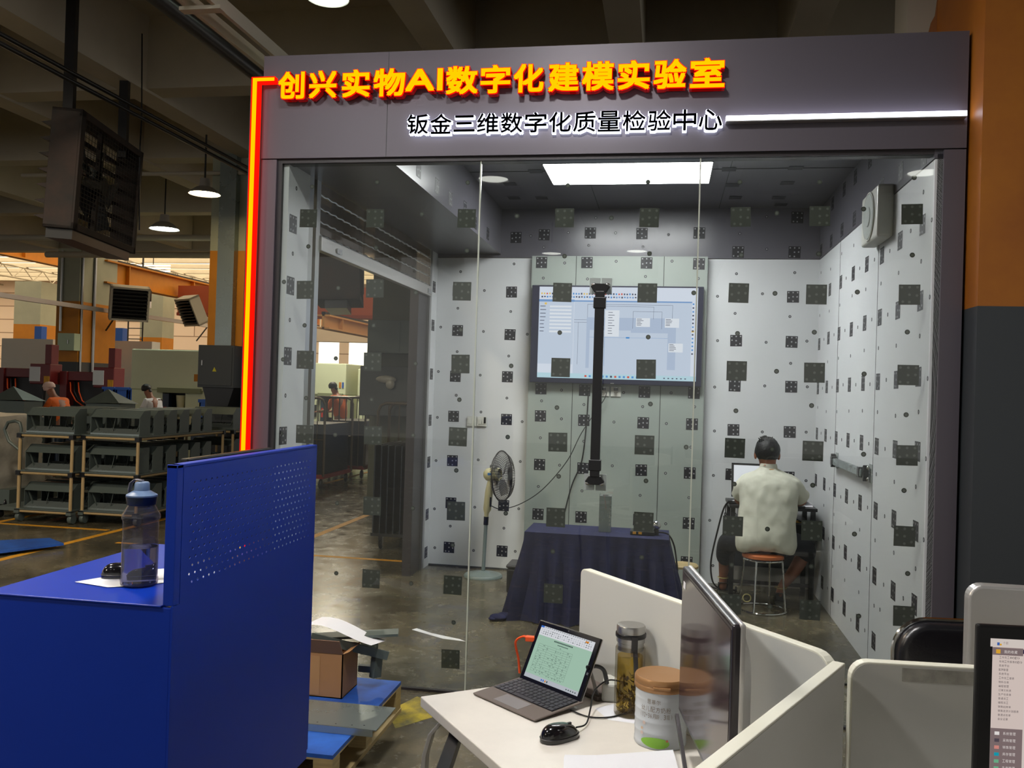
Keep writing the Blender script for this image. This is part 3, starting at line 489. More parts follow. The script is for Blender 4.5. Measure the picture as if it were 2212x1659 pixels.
for i in range(36):
    if 110 < 12+i*17 < 170: pass
    I.append((12+i*17, 36+(i%3), 21+i*17, 47, random.choice('kcyrkc'))); I.append((14+i*17, 57, 24+i*17, 67-(i%2)*2, random.choice('kckb')))
for i in range(8): I.append((8, 118+i*22, 30+random.randrange(18), 122+i*22, 'k')); I.append((70, 116+i*22, 210, 127+i*22, 'l'))
I += [(312,105,845,106.5,'k'),(340,116,730,117.5,'k'),(312,105,313.5,185,'k'),(728,116,729.5,190,'k'),(845,105,846.5,185,'k'),(600,145,780,146.5,'k'),(600,145,601.5,250,'k'),(780,145,781.5,250,'k'),(228,200,310,201.5,'k'),(228,216,310,217.5,'k'),(255,217,256.5,475,'k'),(330,305,820,306.5,'b'),(560,301,582,311,'c'),(425,306,426.5,480,'b'),(36,98,50,110,'y'),(965,255,982,266,'y')]
I += [(425,140,515,300,'l'), (620,185,708,238,'l'), (800,185,888,240,'l'), (826,335,915,388,'l')]
for (a, b, n) in ((445,152,9),(625,190,5),(805,190,5),(831,340,5)):
    for i in range(n): I.append((a, b+i*(16 if n == 9 else 9), a+24+random.randrange(20), b+3+i*(16 if n == 9 else 9), 'k'))
for i in range(14): I.append((968, 92+i*23, 978, 101+i*23, random.choice('kckc')))
for i in range(14): I.append((305+i*27, 539, 318+i*27, 551, random.choice('ckcryc')))
for i in range(6): I.append((800+i*26, 543, 810+i*26, 549, 'k'))
screen('display', t, sx0, sx1, sz0, sz1, 3.1098, I)
MB().box(-0.47, -0.44, 3.108, 3.112, 1.674, 1.68).build('logo', M['steel'], t)
# sockets below the screen
for (x, l) in ((-0.525, 'white wall socket below the screen, left one'), (-0.425, 'white wall socket below the screen, right one')):
    t = thing('wall_socket', l, 'socket', (x, 3.17, 1.58)); MB().box(x-0.043, x+0.043, 3.17, 3.18, 1.565, 1.65).build('plate', M['socket'], t, bevel=0.002)
    mb = MB(); mb.tube([(x-0.012,3.165,1.6),(x-0.012,3.1705,1.6)], 0.003, 6); mb.tube([(x+0.012,3.165,1.6),(x+0.012,3.1705,1.6)], 0.003, 6); mb.build('pin_hole', M['black'], t)
    MB().cbox((x, 3.15, 1.63), (0.035,0.035,0.03)).build('plug', M['black'], t, bevel=0.004)
# light switches
for (x, l, c) in ((-1.702, 'left white light switch on the back wall', None), (-1.61, 'right white light switch with black tape on it', 1)):
    t = thing('light_switch', l, 'switch', (x, 3.25, 1.26)); MB().box(x-0.043, x+0.043, 3.245, 3.26, 1.262, 1.348).build('plate', M['socket'], t, bevel=0.003)
    for s in (-0.017, 0.017): MB().box(x+s-0.015, x+s+0.015, 3.241, 3.246, 1.28, 1.332).build('rocker', M['socket'], t, bevel=0.002)
    if c: MB().box(x+0.02, x+0.038, 3.2385, 3.2405, 1.29, 1.345).build('tape', M['black'], t)
# cables on the wall
def cable(name, pts, r, m, label, cat='cable', group=None):
    P = [Vector(p) for p in pts]; out = []
    for i in range(len(P)-1):
        a = P[max(0,i-1)]; b = P[i]; c = P[i+1]; d = P[min(len(P)-1,i+2)]
        for k in range(8):
            u = k/8; out.append(0.5*((2*b)+(-a+c)*u+(2*a-5*b+4*c-d)*u*u+(-a+3*b-3*c+d)*u*u*u))
    out.append(P[-1]); o = MB().tube(out, r, 6).build(name, m, smooth=True); return tag(o, label, cat, group)
cable('power_cable', [(-0.5,3.15,1.60),(-0.53,3.12,1.52),(-0.70,3.1,1.25),(-0.82,3.1,1.0),(-1.02,3.1,0.75),(-1.2,3.05,0.62),(-1.36,3.0,0.57),(-1.445,2.95,0.6)], 0.004, M['dark'], 'thin cable sagging from wall socket to standing fan')
cable('power_cable', [(-0.66,3.17,1.6),(-0.67,3.165,1.3),(-0.70,3.16,1.0),(-0.78,3.15,0.78),(-0.84,3.1,0.5)], 0.006, M['black'], 'dark cable hanging down the grey-green panel behind the table')

# exhaust fan high on the right wall
t = thing('exhaust_fan', 'square white exhaust fan high on the right wall', 'exhaust fan', (1.2, 1.0, 2.53))
MB().box(1.15, 1.24, 0.79, 1.21, 2.53, 2.83).build('housing', M['socket'], t, bevel=0.015, seg=3)
mb = MB(); mb.lathe([(0.135,0.0),(0.13,-0.03),(0.09,-0.035),(0.06,-0.02),(0.055,-0.045),(0.0005,-0.06)], (0,0,0), 36); mb.v = [Vector((1.149+v.z*0.22, 1.0+v.x, 2.68+v.y)) for v in mb.v]; mb.build('fan_cover', mat('pale_grey_plastic', (196,202,198), 0.3), t, smooth=True)
mb = MB(); mb.tube([(1.148+0.0, 1.0+0.14*math.cos(a*math.pi/18), 2.68+0.14*math.sin(a*math.pi/18)) for a in range(36)], 0.006, 6, closed=True); mb.build('rim', M['socket'], t, smooth=True)

# standing fan
t = thing('standing_fan', 'beige standing fan with dark cage turned to the right', 'fan', (-1.49, 2.92, 0))
MB().lathe([(0.0005,0.05),(0.05,0.045),(0.07,0.03),(0.155,0.022),(0.165,0.01),(0.165,0.0)], (-1.49,2.92,0), 40).build('base', M['fangrey'], t, smooth=True)
MB().tube([(-1.49,2.92,0.03),(-1.478,2.92,0.46)], 0.016, 14).build('pole', M['fangrey'], t, smooth=True)
MB().tube([(-1.479,2.92,0.44),(-1.477,2.92,0.51)], 0.021, 14).build('collar', M['black'], t, smooth=True)
MB().tube([(-1.477,2.92,0.50),(-1.476,2.92,0.54),(-1.472,2.92,0.57),(-1.46,2.92,0.72),(-1.452,2.92,0.80),(-1.45,2.92,0.83)], [0.018,0.02,0.034,0.034,0.026,0.018], 14).build('stem', M['beige'], t, smooth=True)
MB().box(-1.444,-1.43,2.885,2.9,0.6,0.68).build('control_panel', M['black'], t)
mb = MB(); mb.lathe([(0.0005,-0.07),(0.03,-0.067),(0.052,-0.045),(0.058,-0.01),(0.056,0.06),(0.05,0.075)], (0,0,0), 24); A = Matrix.Translation((-1.44,2.92,0.87)) @ Matrix.Rotation(math.radians(-13),4,'Z') @ Matrix.Rotation(math.radians(86),4,'Y'); mb.v = [A @ v for v in mb.v]; mb.build('motor_housing', M['beige'], t, smooth=True)
MB().tube([(-1.455,2.92,0.925),(-1.455,2.92,0.95)], 0.006, 8).build('knob', M['steel'], t)
MB().box(-1.465,-1.42,2.86,2.866,0.868,0.888).build('label', mat('blue_label', (60,120,180), 0.4), t)
def fan_cage():
    mb = MB(); R = 0.215
    for s, d in ((1, 0.07), (-1, 0.055)):
        for k in range(64):
            a = 2*math.pi*k/54; mb.tube([(0.035*math.cos(a),0.035*math.sin(a),s*d),(0.12*math.cos(a),0.12*math.sin(a),s*d*0.93),(0.18*math.cos(a),0.18*math.sin(a),s*d*0.62),(R*math.cos(a),R*math.sin(a),0)], 0.0021, 3, cap=False)
        for r, z in ((0.12, d*0.93),): mb.tube([(r*math.cos(a*math.pi/18), r*math.sin(a*math.pi/18), s*z) for a in range(36)], 0.0016, 4, closed=True)
    mb.tube([(R*math.cos(a*math.pi/18), R*math.sin(a*math.pi/18), 0) for a in range(36)], 0.005, 6, closed=True)
    mb.lathe([(0.0005,0.074),(0.035,0.072),(0.035,0.068)], (0,0,0), 20); return mb
A = Matrix.Translation((-1.345,2.89,0.862)) @ Matrix.Rotation(math.radians(-13),4,'Z') @ Matrix.Rotation(math.radians(86),4,'Y')
mb = fan_cage(); mb.v = [A @ v for v in mb.v]; mb.build('cage', mat('dark_wire', (62,58,52), 0.4, metal=0.5), t)
for k in range(3):
    mb = MB(); g = []
    for i in range(7):
        r = 0.03+0.14*i/6; w = 0.35+0.5*math.sin(math.pi*min(1,(i+1)/6.5))
        for s in (-1, 1): a = 2*math.pi*k/3+0.25*i/6+s*w*0.6; g.append((r*math.cos(a), r*math.sin(a), s*0.018))
    mb.add(g, [(2*i, 2*i+1, 2*i+3, 2*i+2) for i in range(6)]); mb.v = [A @ v for v in mb.v]; mb.build('blade', mat('smoky_blade', (84,84,80), 0.2, alpha=0.75), t, smooth=True)

# table under blue velvet
def drape(x0, x1, y0, y1, zt, flare, nfold, amp, zb=0.0):
    mb = MB(); per = []
    def seg(a, b, n): 
        for i in range(n): per.append((a[0]+(b[0]-a[0])*i/n, a[1]+(b[1]-a[1])*i/n))
    seg((x0,y0),(x1,y0),60); seg((x1,y0),(x1,y1),26); seg((x1,y1),(x0,y1),60); seg((x0,y1),(x0,y0),26)
    n = len(per); cx, cy = (x0+x1)/2, (y0+y1)/2; rings = 16; vs = []
    for r in range(rings+1):
        u = r/rings
        for i, p in enumerate(per):
            dx = (p[0]-cx)/((x1-x0)/2); dy = (p[1]-cy)/((y1-y0)/2); m = max(abs(dx), abs(dy)); nx = dx if abs(dx) >= abs(dy)-0.15 else 0; ny = dy if abs(dy) >= abs(dx)-0.15 else 0
            L = math.hypot(nx, ny) or 1; f = math.sin(2*math.pi*nfold*i/n+1.3*math.sin(i*0.11))*amp*min(1, u*1.8)+math.sin(i*0.9)*amp*0.15*u
            e = flare*u**1.3+f; vs.append((p[0]+nx/L*e, p[1]+ny/L*e, zt+(zb-zt)*u-(0.006 if r else 0)*math.sin(i*.7)))
    fs = []
    for r in range(rings):
        for i in range(n): fs.append((r*n+i, r*n+(i+1)%n, (r+1)*n+(i+1)%n, (r+1)*n+i))
    mb.add(vs, fs); mb.add([(p[0],p[1],zt) for p in per], [tuple(range(n))]); return mb
o = drape(-0.95, 0.05, 1.66, 2.10, 0.604, 0.13, 26, 0.028, 0.004).build('tablecloth', M['velvet'], smooth=True); tag(o, 'dark blue velvet cloth covering the low table to the floor', 'tablecloth')
o = MB(); o.ball((-1.10,1.55,0.022), (0.06,0.045,0.022), 18, 8); o.ball((-1.06,1.59,0.024), (0.06,0.04,0.024), 18, 8); o.ball((-1.13,1.53,0.014), (0.035,0.03,0.014), 14, 6); o = o.build('cloth_corner', M['velvet'], smooth=True); tag(o, 'corner of blue velvet bunched on the floor', 'cloth')
t = thing('low_table', 'low table hidden under the blue velvet', 'table', (-0.45, 1.88, 0))
MB().box(-0.93, 0.03, 1.68, 2.08, 0.575, 0.6).build('table_top', M['wood'], t)
for x in (-0.9, 0.0):
    for y in (1.71, 2.05): MB().box(x-0.02, x+0.02, y-0.02, y+0.02, 0, 0.575).build('leg', M['frame'], t)
# open steel bracket on the table
t = thing('steel_bracket', 'tall folded steel box section standing on blue table', 'metal part', (-0.4, 1.9, 0.606))
mb = MB(); mb.box(-0.445,-0.36,1.84,1.842,0.606,0.86); mb.box(-0.445,-0.443,1.842,1.95,0.606,0.875); mb.box(-0.362,-0.36,1.842,1.90,0.606,0.86); mb.build('folded_sheet', M['galv'], t)
mb = MB(); mb.box(-0.445,-0.362,1.842,1.95,0.858,0.86); mb.build('top_flange', M['steel'], t)
for y in (1.87, 1.91): MB().box(-0.425,-0.385,y-0.012,y+0.012,0.8602,0.861).build('slot', M['black'], t)
for i in range(7): MB().box(-0.372,-0.366,1.8385,1.84,0.65+i*0.028,0.668+i*0.028).build('tab', M['chrome'], t)
t = thing('handheld_scanner', 'small black device with yellow labels on blue table', 'device', (-0.12, 1.82, 0.606))
MB().box(-0.22,-0.05,1.78,1.9,0.606,0.636).build('body', M['black'], t, bevel=0.006)
for x in (-0.19, -0.15): MB().box(x-0.012,x+0.012,1.778,1.7805,0.613,0.63).build('label', M['yellow'], t)
MB().ball((-0.04,1.84,0.675), 0.033, 16, 10).build('lens', M['chrome'], t, smooth=True); MB().tube([(-0.04,1.84,0.606),(-0.04,1.84,0.645)], 0.018, 12).build('lens_foot', M['dark'], t)
cable('device_cable', [(-0.03,1.85,0.625),(0.04,1.88,0.61),(0.085,1.95,0.53),(0.11,2.0,0.40),(0.12,2.05,0.3),(0.13,2.1,0.15),(0.12,2.12,0.02)], 0.006, M['black'], 'black cable arching from table device down beside small stool')
# small stool with wooden seat
def ring_stool(name, x, y, h, r, label, seatm, framem=None, parts=True):
    framem = framem or M['chrome']; t = thing(name, label, 'stool', (x, y, 0))
    MB().lathe([(0.0005,h),(r*0.9,h),(r,h-0.01),(r,h-0.03),(r*0.9,h-0.035),(0.0005,h-0.035)], (x,y,0), 32).build('seat', seatm, t, smooth=True)
    mb = MB(); mb.tube([(x+r*0.95*math.cos(a*math.pi/12), y+r*0.95*math.sin(a*math.pi/12), h-0.045) for a in range(24)], 0.007, 6, closed=True); mb.build('upper_ring', framem, t, smooth=True)
    R = r*1.15
    for k in range(4):
        a = math.pi/4+k*math.pi/2+0.35; mb = MB(); mb.tube([(x+r*0.93*math.cos(a), y+r*0.93*math.sin(a), h-0.045),(x+r*0.95*math.cos(a), y+r*0.95*math.sin(a), h-0.07),(x+R*0.97*math.cos(a), y+R*0.97*math.sin(a), 0.04),(x+R*math.cos(a), y+R*math.sin(a), 0.008)], 0.0075, 8); mb.build('leg', framem, t, smooth=True)
    mb = MB(); mb.tube([(x+R*math.cos(a*math.pi/18), y+R*math.sin(a*math.pi/18), 0.009) for a in range(36)], 0.008, 8, closed=True); mb.build('floor_ring', framem, t, smooth=True)
    return t
ring_stool('stool', 0.755, 2.40, 0.43, 0.155, 'round stool with chrome wire legs under the seated person', mat('orange_brown_seat', (176,96,50), 0.5))
t = thing('stool', 'small dark stool with round wooden seat right of blue cloth', 'stool', (0.17, 2.3, 0))
MB().lathe([(0.0005,0.32),(0.1,0.32),(0.11,0.31),(0.11,0.295),(0.0005,0.295)], (0.17,2.35,0), 28).build('seat', M['wood'], t, smooth=True)
for sx in (-1,1):
    for sy in (-1,1): MB().bar((0.17+sx*0.06,2.35+sy*0.06,0.295),(0.17+sx*0.085,2.35+sy*0.085,0), 0.03).build('leg', M['dark'], t)
MB().box(0.085,0.255,2.262,2.275,0.14,0.155).build('stretcher', M['steel'], t)
t = thing('storage_box', 'dark rounded box on the floor left of blue cloth', 'box', (-1.12, 2.5, 0)); MB().box(-1.19,-0.95,2.35,2.6,0,0.2).build('body', M['dark'], t, bevel=0.02, seg=3); MB().box(-1.195,-0.945,2.345,2.605,0.2,0.225).build('lid', mat('dark_grey_plastic', (58,56,58), 0.4), t, bevel=0.01)
o = MB(); o.prism([(0.2,0.02),(0,0)] if False else [(-1.6,1.15),(-1.35,1.0),(-1.2,0.98),(-1.25,1.02),(-1.45,1.1),(-1.58,1.19)], 0.0, 0.0015); o = o.build('paper_strip', M['paper']); tag(o, 'torn pale paper strip lying on the booth floor', 'paper')

# work desk in the far right corner
t = thing('computer_desk', 'small black computer desk in the far right corner', 'desk', (0.87, 2.95, 0))
MB().box(0.52,1.19,2.72,3.2,0.715,0.74).build('desk_top', M['dark'], t, bevel=0.003)
MB().box(0.56,1.15,2.78,3.16,0.60,0.615).build('shelf', M['dark'], t)
for x in (0.55,1.16):
    for y in (2.75,3.17): MB().box(x-0.018,x+0.018,y-0.018,y+0.018,0,0.715).build('leg', M['black'], t)
MB().box(0.56,1.15,3.16,3.18,0.18,0.55).build('back_panel', mat('dark_glass_panel', (30,34,40), 0.25), t); MB().box(0.56,1.15,2.74,2.76,0.12,0.145).build('foot_rail', M['frame'], t)
t = thing('laptop', 'laptop with lit screen half hidden by the seated person', 'laptop', (0.68, 2.85, 0.74))
MB().box(0.52,0.86,2.78,3.0,0.741,0.757).build('keyboard_base', M['dark'], t, bevel=0.003)
mb = MB(); mb.quad((0.572,3.02,0.79),(0.86,3.02,0.79),(0.86,3.07,1.03),(0.572,3.07,1.03)); mb.build('lit_display', glow('laptop_white', (236,238,246), 0.95), t)
mb = MB(); mb.bar((0.715,3.028,0.77),(0.715,3.083,1.045), 0.32, 0.012, up=(0,1,0)); mb.v = [v+Vector((0,0.004,0)) for v in mb.v]; mb.build('screen_lid', M['dark'], t)
mb = MB(); mb.add([(1.02,2.8,0.742),(1.17,2.82,0.742),(1.19,3.0,0.75),(1.1,3.03,0.775),(1.0,2.98,0.745)], [(0,1,2,3,4)]); mb.add([(1.05,2.85,0.744),(1.18,2.9,0.79),(1.16,3.02,0.76),(1.06,2.98,0.77)], [(0,1,2,3)]); tag(mb.build('paper_sheets', M['paper']), 'crumpled white papers on the desk corner by right wall', 'paper')
tag(MB().box(1.0,1.1,2.72,2.78,0.741,0.757).build('computer_mouse', M['black'], bevel=0.008), 'black mouse on the corner desk by the person\'s hand', 'computer mouse')
t = tag(MB().box(0.96,1.1,2.8,2.9,0.616,0.622).build('note_pad', M['yellow']), 'yellow note on the shelf under the corner desk', 'note')
tag(MB().box(0.6,0.72,2.8,2.95,0.616,0.7).build('power_supply', mat('grey_case', (110,112,116), 0.4), bevel=0.005), 'grey power unit on the shelf under corner desk', 'power unit')
cable('desk_cable', [(0.62,2.76,0.73),(0.56,2.74,0.77),(0.49,2.78,0.72),(0.44,2.85,0.5),(0.40,2.9,0.25),(0.42,2.95,0.08),(0.48,3.0,0.01)], 0.007, M['black'], 'thick black cable looping from corner desk to the floor')
cable('desk_cable', [(0.60,2.78,0.73),(0.52,2.8,0.76),(0.50,2.82,0.66),(0.56,2.84,0.62)], 0.004, M['black'], 'thin black cable curling beside the corner desk')
cable('desk_cable', [(0.98,2.76,0.70),(1.02,2.75,0.66),(1.08,2.76,0.63),(1.06,2.8,0.625)], 0.004, M['black'], 'black cable drooping under the right side of desk')
cable('floor_cable', [(0.40,3.1,0.01),(0.47,3.0,0.012),(0.55,3.05,0.012),(0.6,2.98,0.012),(0.62,3.1,0.012)], 0.008, M['dark'], 'tangled cable on the floor beside the left shoe')
for (x, y, l) in ((0.665,2.62,'pale cable loop on the floor left of stool'), (1.12,2.5,'pale cable loop on the floor right of stool')):
    mb = MB(); mb.tube([(x+0.03*math.cos(a*math.pi/8), y, 0.035+0.03*math.sin(a*math.pi/8)) for a in range(16)], 0.005, 6, closed=True); tag(mb.build('cable_loop', mat('pale_cable', (200,190,130), 0.5), smooth=True), l, 'cable')
tag(MB().box(1.02,1.06,0.72,0.735,0,0.012).build('black_clip', M['black']), 'small black clip lying on the floor by right wall', 'clip')

# measuring bars (one on the glass, one on the right wall)
def scale_bar(label, loc, L, tubem, rotm):
    t = thing('measuring_bar', label, 'measuring bar', loc); t.rotation_euler = rotm
    def P(mb, n, m, **k): return mb.build(n, m, t, local=True, **k)
    P(MB().box(-0.024,0.024,-0.03,0.0,-L/2+0.03,L/2-0.03), 'tube', tubem, bevel=0.004)
    for s in (-1, 1):
        P(MB().box(-0.031,0.031,-0.034,0.002,s*(L/2-0.09)-0.028,s*(L/2-0.09)+0.028), 'clamp', M['black'], bevel=0.003)
        P(MB().prism([(-0.05,s*(L/2-0.005)),(-0.02,s*(L/2+0.01)),(0.02,s*(L/2+0.01)),(0.05,s*(L/2-0.005)),(0.03,s*(L/2-0.035)),(-0.03,s*(L/2-0.035))][::s], -0.02, 0.012, 'y'), 'bracket', M['black'], bevel=0.003)
        for q in (-1, 1):
            P(MB().box(q*0.03-0.027,q*0.03+0.027,0.022,0.0245,s*(L/2)-0.042,s*(L/2)+0.042), 'adhesive_pad', PADM, bevel=0.006)
            P(MB().ball((q*0.033,0.008,s*L/2+0.006*s), (0.015,0.012,0.01), 12, 8), 'hook', M['chrome'], smooth=True)
    return t
PADM = clear('hazy_pad', (226,230,228), 1.45, haze=0.75, hazec=(190,196,194))
PADM.node_tree.nodes['Map Range'].inputs['To Min'].default_value = 0.6
scale_bar('black vertical measuring bar hooked on the outside of the glass', (-0.343, 0.004, 1.64), 1.0, M['black'], (0, 0, 0))
scale_bar('grey measuring bar hooked horizontally along the right wall', (1.214, 1.72, 1.155), 1.08, M['galv'], (0, math.radians(90), math.radians(-90)))
# ================================================================ PEOPLE
def skin_obj(name, chains, m, parent, sub=2, smooth=True):
    """chains: lists of (point, radius or (rx, ry)); points with equal coordinates are shared; the first point is the root"""
    vs = []; rad = []; idx = {}; ed = set()
    for ch in chains:
        prev = None
        for (p, r) in ch:
            k = tuple(round(q, 4) for q in p)
            if k not in idx: idx[k] = len(vs); vs.append(k); rad.append(r if isinstance(r, tuple) else (r, r))
            i = idx[k]
            if prev is not None and prev != i: ed.add((min(i, prev), max(i, prev)))
            prev = i
    off = Vector(parent.location) if parent else Vector((0,0,0))
    me = bpy.data.meshes.new(name); me.from_pydata([Vector(v)-off for v in vs], list(ed), []); o = bpy.data.objects.new(name, me); COL.objects.link(o)
    sk = o.modifiers.new('skin', 'SKIN'); sk.use_smooth_shade = True
    if not me.skin_vertices:
        bpy.context.view_layer.objects.active = o; bpy.ops.mesh.customdata_skin_add()
    sd = me.skin_vertices[0].data
    for i, r in enumerate(rad): sd[i].radius = r; sd[i].use_root = (i == 0); sd[i].use_loose = False
    ss = o.modifiers.new('sub', 'SUBSURF'); ss.levels = sub; ss.render_levels = sub
    dg = bpy.context.evaluated_depsgraph_get(); dg.update(); me2 = bpy.data.meshes.new_from_object(o.evaluated_get(dg))
    o.modifiers.clear(); o.data = me2; me2.name = name; bpy.data.meshes.remove(me)
    me2.materials.clear(); me2.materials.append(m)
    for p in me2.polygons: p.use_smooth = True; p.material_index = 0
    if parent: o.parent = parent
    return o
def hand(w, d, up, side, curl=0.5, s=1.0):
    """finger chains rooted at wrist w, pointing along d, palm normal -up, thumb toward side"""
    w = Vector(w); d = Vector(d).normalized(); up = Vector(up).normalized(); sd = Vector(side).normalized(); ch = []
    palm = w+d*0.055*s
    base = [(tuple(w), 0.026*s), (tuple(palm), (0.032*s, 0.018*s))]
    ch.append(base)
    for i, (o, L) in enumerate(((0.030,0.070),(0.010,0.080),(-0.010,0.074),(-0.029,0.058))):
        k = palm+d*0.03*s+sd*o*s; a = k+d*L*0.45*s-up*0.008*curl; b = a+d*L*0.3*s-up*0.02*curl; c = b+d*L*0.2*s-up*0.022*curl
        ch.append([(tuple(palm), (0.032*s, 0.018*s)), (tuple(k), 0.0105*s), (tuple(a), 0.0095*s), (tuple(b), 0.0085*s), (tuple(c), 0.0075*s)])
    t0 = w+d*0.03*s+sd*0.03*s; t1 = t0+d*0.03*s+sd*0.022*s-up*0.006; t2 = t1+d*0.028*s+sd*0.006*s-up*0.008
    ch.append([(tuple(w), 0.026*s), (tuple(t0), 0.013*s), (tuple(t1), 0.0105*s), (tuple(t2), 0.0085*s)])
    return ch
pt = thing('person', 'person in pale shirt and black shorts seated on stool, back to the glass', 'person', (0.76, 2.42, 0))
PE=(0.765,2.43,0.50); W1=(0.77,2.43,0.66); CH=(0.79,2.46,0.88); NB=(0.785,2.475,1.01); NK=(0.78,2.485,1.07); HB=(0.776,2.50,1.125); HM=(0.774,2.51,1.185); HT=(0.774,2.51,1.25)
SL=(0.65,2.46,0.955); EL=(0.578,2.53,0.80); WL=(0.62,2.72,0.775); SR_=(0.93,2.46,0.955); ER=(1.045,2.53,0.82); WR=(1.03,2.70,0.782)
HPL=(0.68,2.43,0.50); KL=(0.52,2.74,0.46); AL=(0.50,2.90,0.12); HPR=(0.86,2.43,0.50); KR=(1.12,2.70,0.45); MR=(1.04,2.69,0.28); AR=(0.925,2.67,0.12)
body = [[(PE,(0.15,0.12)),(W1,(0.15,0.11)),(CH,(0.15,0.10)),(NB,(0.06,0.055)),(NK,0.056),(HB,(0.07,0.078)),(HM,(0.082,0.095)),(HT,(0.062,0.072))],
        [(CH,(0.16,0.11)),(SL,0.045),((0.60,2.48,0.90),0.05),(EL,0.042),((0.60,2.63,0.785),0.036),(WL,0.026)], [(CH,(0.16,0.11)),(SR_,0.045),((1.0,2.48,0.90),0.05),(ER,0.042),((1.04,2.62,0.80),0.036),(WR,0.026)],
        [(PE,(0.15,0.12)),(HPL,0.09),(((0.6,2.6,0.49)),0.085),(KL,0.06),((0.505,2.85,0.30),0.055),(AL,0.034),((0.50,2.90,0.05),0.035),((0.505,2.98,0.03),0.034)],
        [(PE,(0.15,0.12)),(HPR,0.09),((1.0,2.58,0.49),0.085),(KR,0.06),(MR,0.055),(AR,0.034),((0.915,2.67,0.05),0.035),((0.93,2.76,0.03),0.034)]]
body += hand(WL, (0.25,1,-0.12), (0,0,1), (1,-0.2,0), 0.5)+hand(WR, (-0.1,1,-0.1), (0,0,1), (-1,-0.1,0), 0.6)
b = skin_obj('body', body, M['skin'], pt)
for s in (-1, 1):
    MB().ball((0.774+s*0.086,2.505,1.155), (0.012,0.022,0.032), 12, 8).build('ear', M['skin'], pt, smooth=True)
MB().prism([(2.59,1.175),(2.615,1.145),(2.59,1.135)], 0.764, 0.784, 'x').build('nose', M['skin'], pt, bevel=0.005)
for s in (-1, 1): MB().ball((0.774+s*0.03,2.585,1.18), 0.011, 10, 6).build('eye', M['dark'], pt, smooth=True)
MB().box(0.755,0.793,2.585,2.592,1.11,1.118).build('mouth', mat('lips', (140,80,70), 0.5), pt, bevel=0.002)
mb = MB(); RG = [(0.445,0.77,2.425,0.208,0.135),(0.47,0.768,2.415,0.222,0.150),(0.53,0.768,2.41,0.222,0.158),(0.62,0.772,2.415,0.212,0.15),(0.72,0.778,2.425,0.207,0.142),(0.82,0.785,2.44,0.212,0.14),(0.90,0.787,2.45,0.222,0.135),(0.955,0.787,2.455,0.222,0.122),(0.99,0.787,2.46,0.205,0.105),(1.015,0.786,2.465,0.165,0.09),(1.035,0.785,2.468,0.115,0.075),(1.052,0.784,2.472,0.075,0.066),(1.066,0.783,2.474,0.062,0.06)]
n = 40; vs = []
for (z, cx, cy, rx, ry) in RG:
    for k in range(n):
        a = 2*math.pi*k/n; e = 0.8; ca, sa = math.cos(a), math.sin(a); vs.append((cx+rx*abs(ca)**e*(1 if ca > 0 else -1), cy+ry*abs(sa)**e*(1 if sa > 0 else -1), z+(0.012*math.sin(3*a) if z < 0.5 else 0)))
mb.add(vs, [(i*n+k,i*n+(k+1)%n,(i+1)*n+(k+1)%n,(i+1)*n+k) for i in range(len(RG)-1) for k in range(n)])
for pth, rr_ in (([(0.70,2.46,0.955),(0.645,2.46,0.955),(0.61,2.475,0.92),(0.59,2.50,0.865),(0.575,2.525,0.835)],[0.07,0.078,0.074,0.066,0.064]),([(0.87,2.46,0.955),(0.935,2.46,0.955),(0.98,2.475,0.92),(1.01,2.50,0.87),(1.04,2.525,0.845)],[0.07,0.078,0.074,0.066,0.064])): mb.tube(pth, rr_, 20, cap=False)
sh = mb.build('shirt', M['shirt'], pt, smooth=True); ss = sh.modifiers.new('sub','SUBSURF'); ss.levels = 2; ss.render_levels = 2
mt = M['shirt']
dz = sh.modifiers.new('folds', 'DISPLACE'); tx = bpy.data.textures.new('folds', 'CLOUDS'); tx.noise_scale = 0.09; dz.texture = tx; dz.strength = 0.022; dz.texture_coords = 'GLOBAL'
mb = MB(); mb.lathe([(0.062,0.0),(0.066,0.02),(0.06,0.045),(0.055,0.047),(0.055,0.0)], (0.783,2.475,1.05), 28, sy=0.95); mb.build('collar', M['shirt'], sh, smooth=True)
mb = MB(); mb.tube([(0.783+0.068*math.cos(a*math.pi/12), 2.472+0.063*math.sin(a*math.pi/12), 1.057) for a in range(24)], 0.0025, 5, closed=True); mb.build('collar_piping', M['orange'], sh, smooth=True)
so = [[((0.765,2.44,0.50),(0.13,0.10)),((0.67,2.47,0.50),0.10),((0.58,2.62,0.485),0.105),((0.515,2.745,0.45),0.085),((0.505,2.80,0.36),0.08),((0.505,2.86,0.24),0.075)],
      [((0.765,2.44,0.50),(0.13,0.10)),((0.87,2.47,0.50),0.10),((1.02,2.58,0.485),0.105),((1.125,2.70,0.43),0.085),((1.085,2.70,0.33),0.082)]]
so = skin_obj('shorts', so, M['shorts'], pt)
for k in range(3): MB().box(0.475+k*0.012,0.482+k*0.012,2.738,2.742,0.27+k*0.02,0.30+k*0.01).build('print_mark', M['steel'], so) if False else None
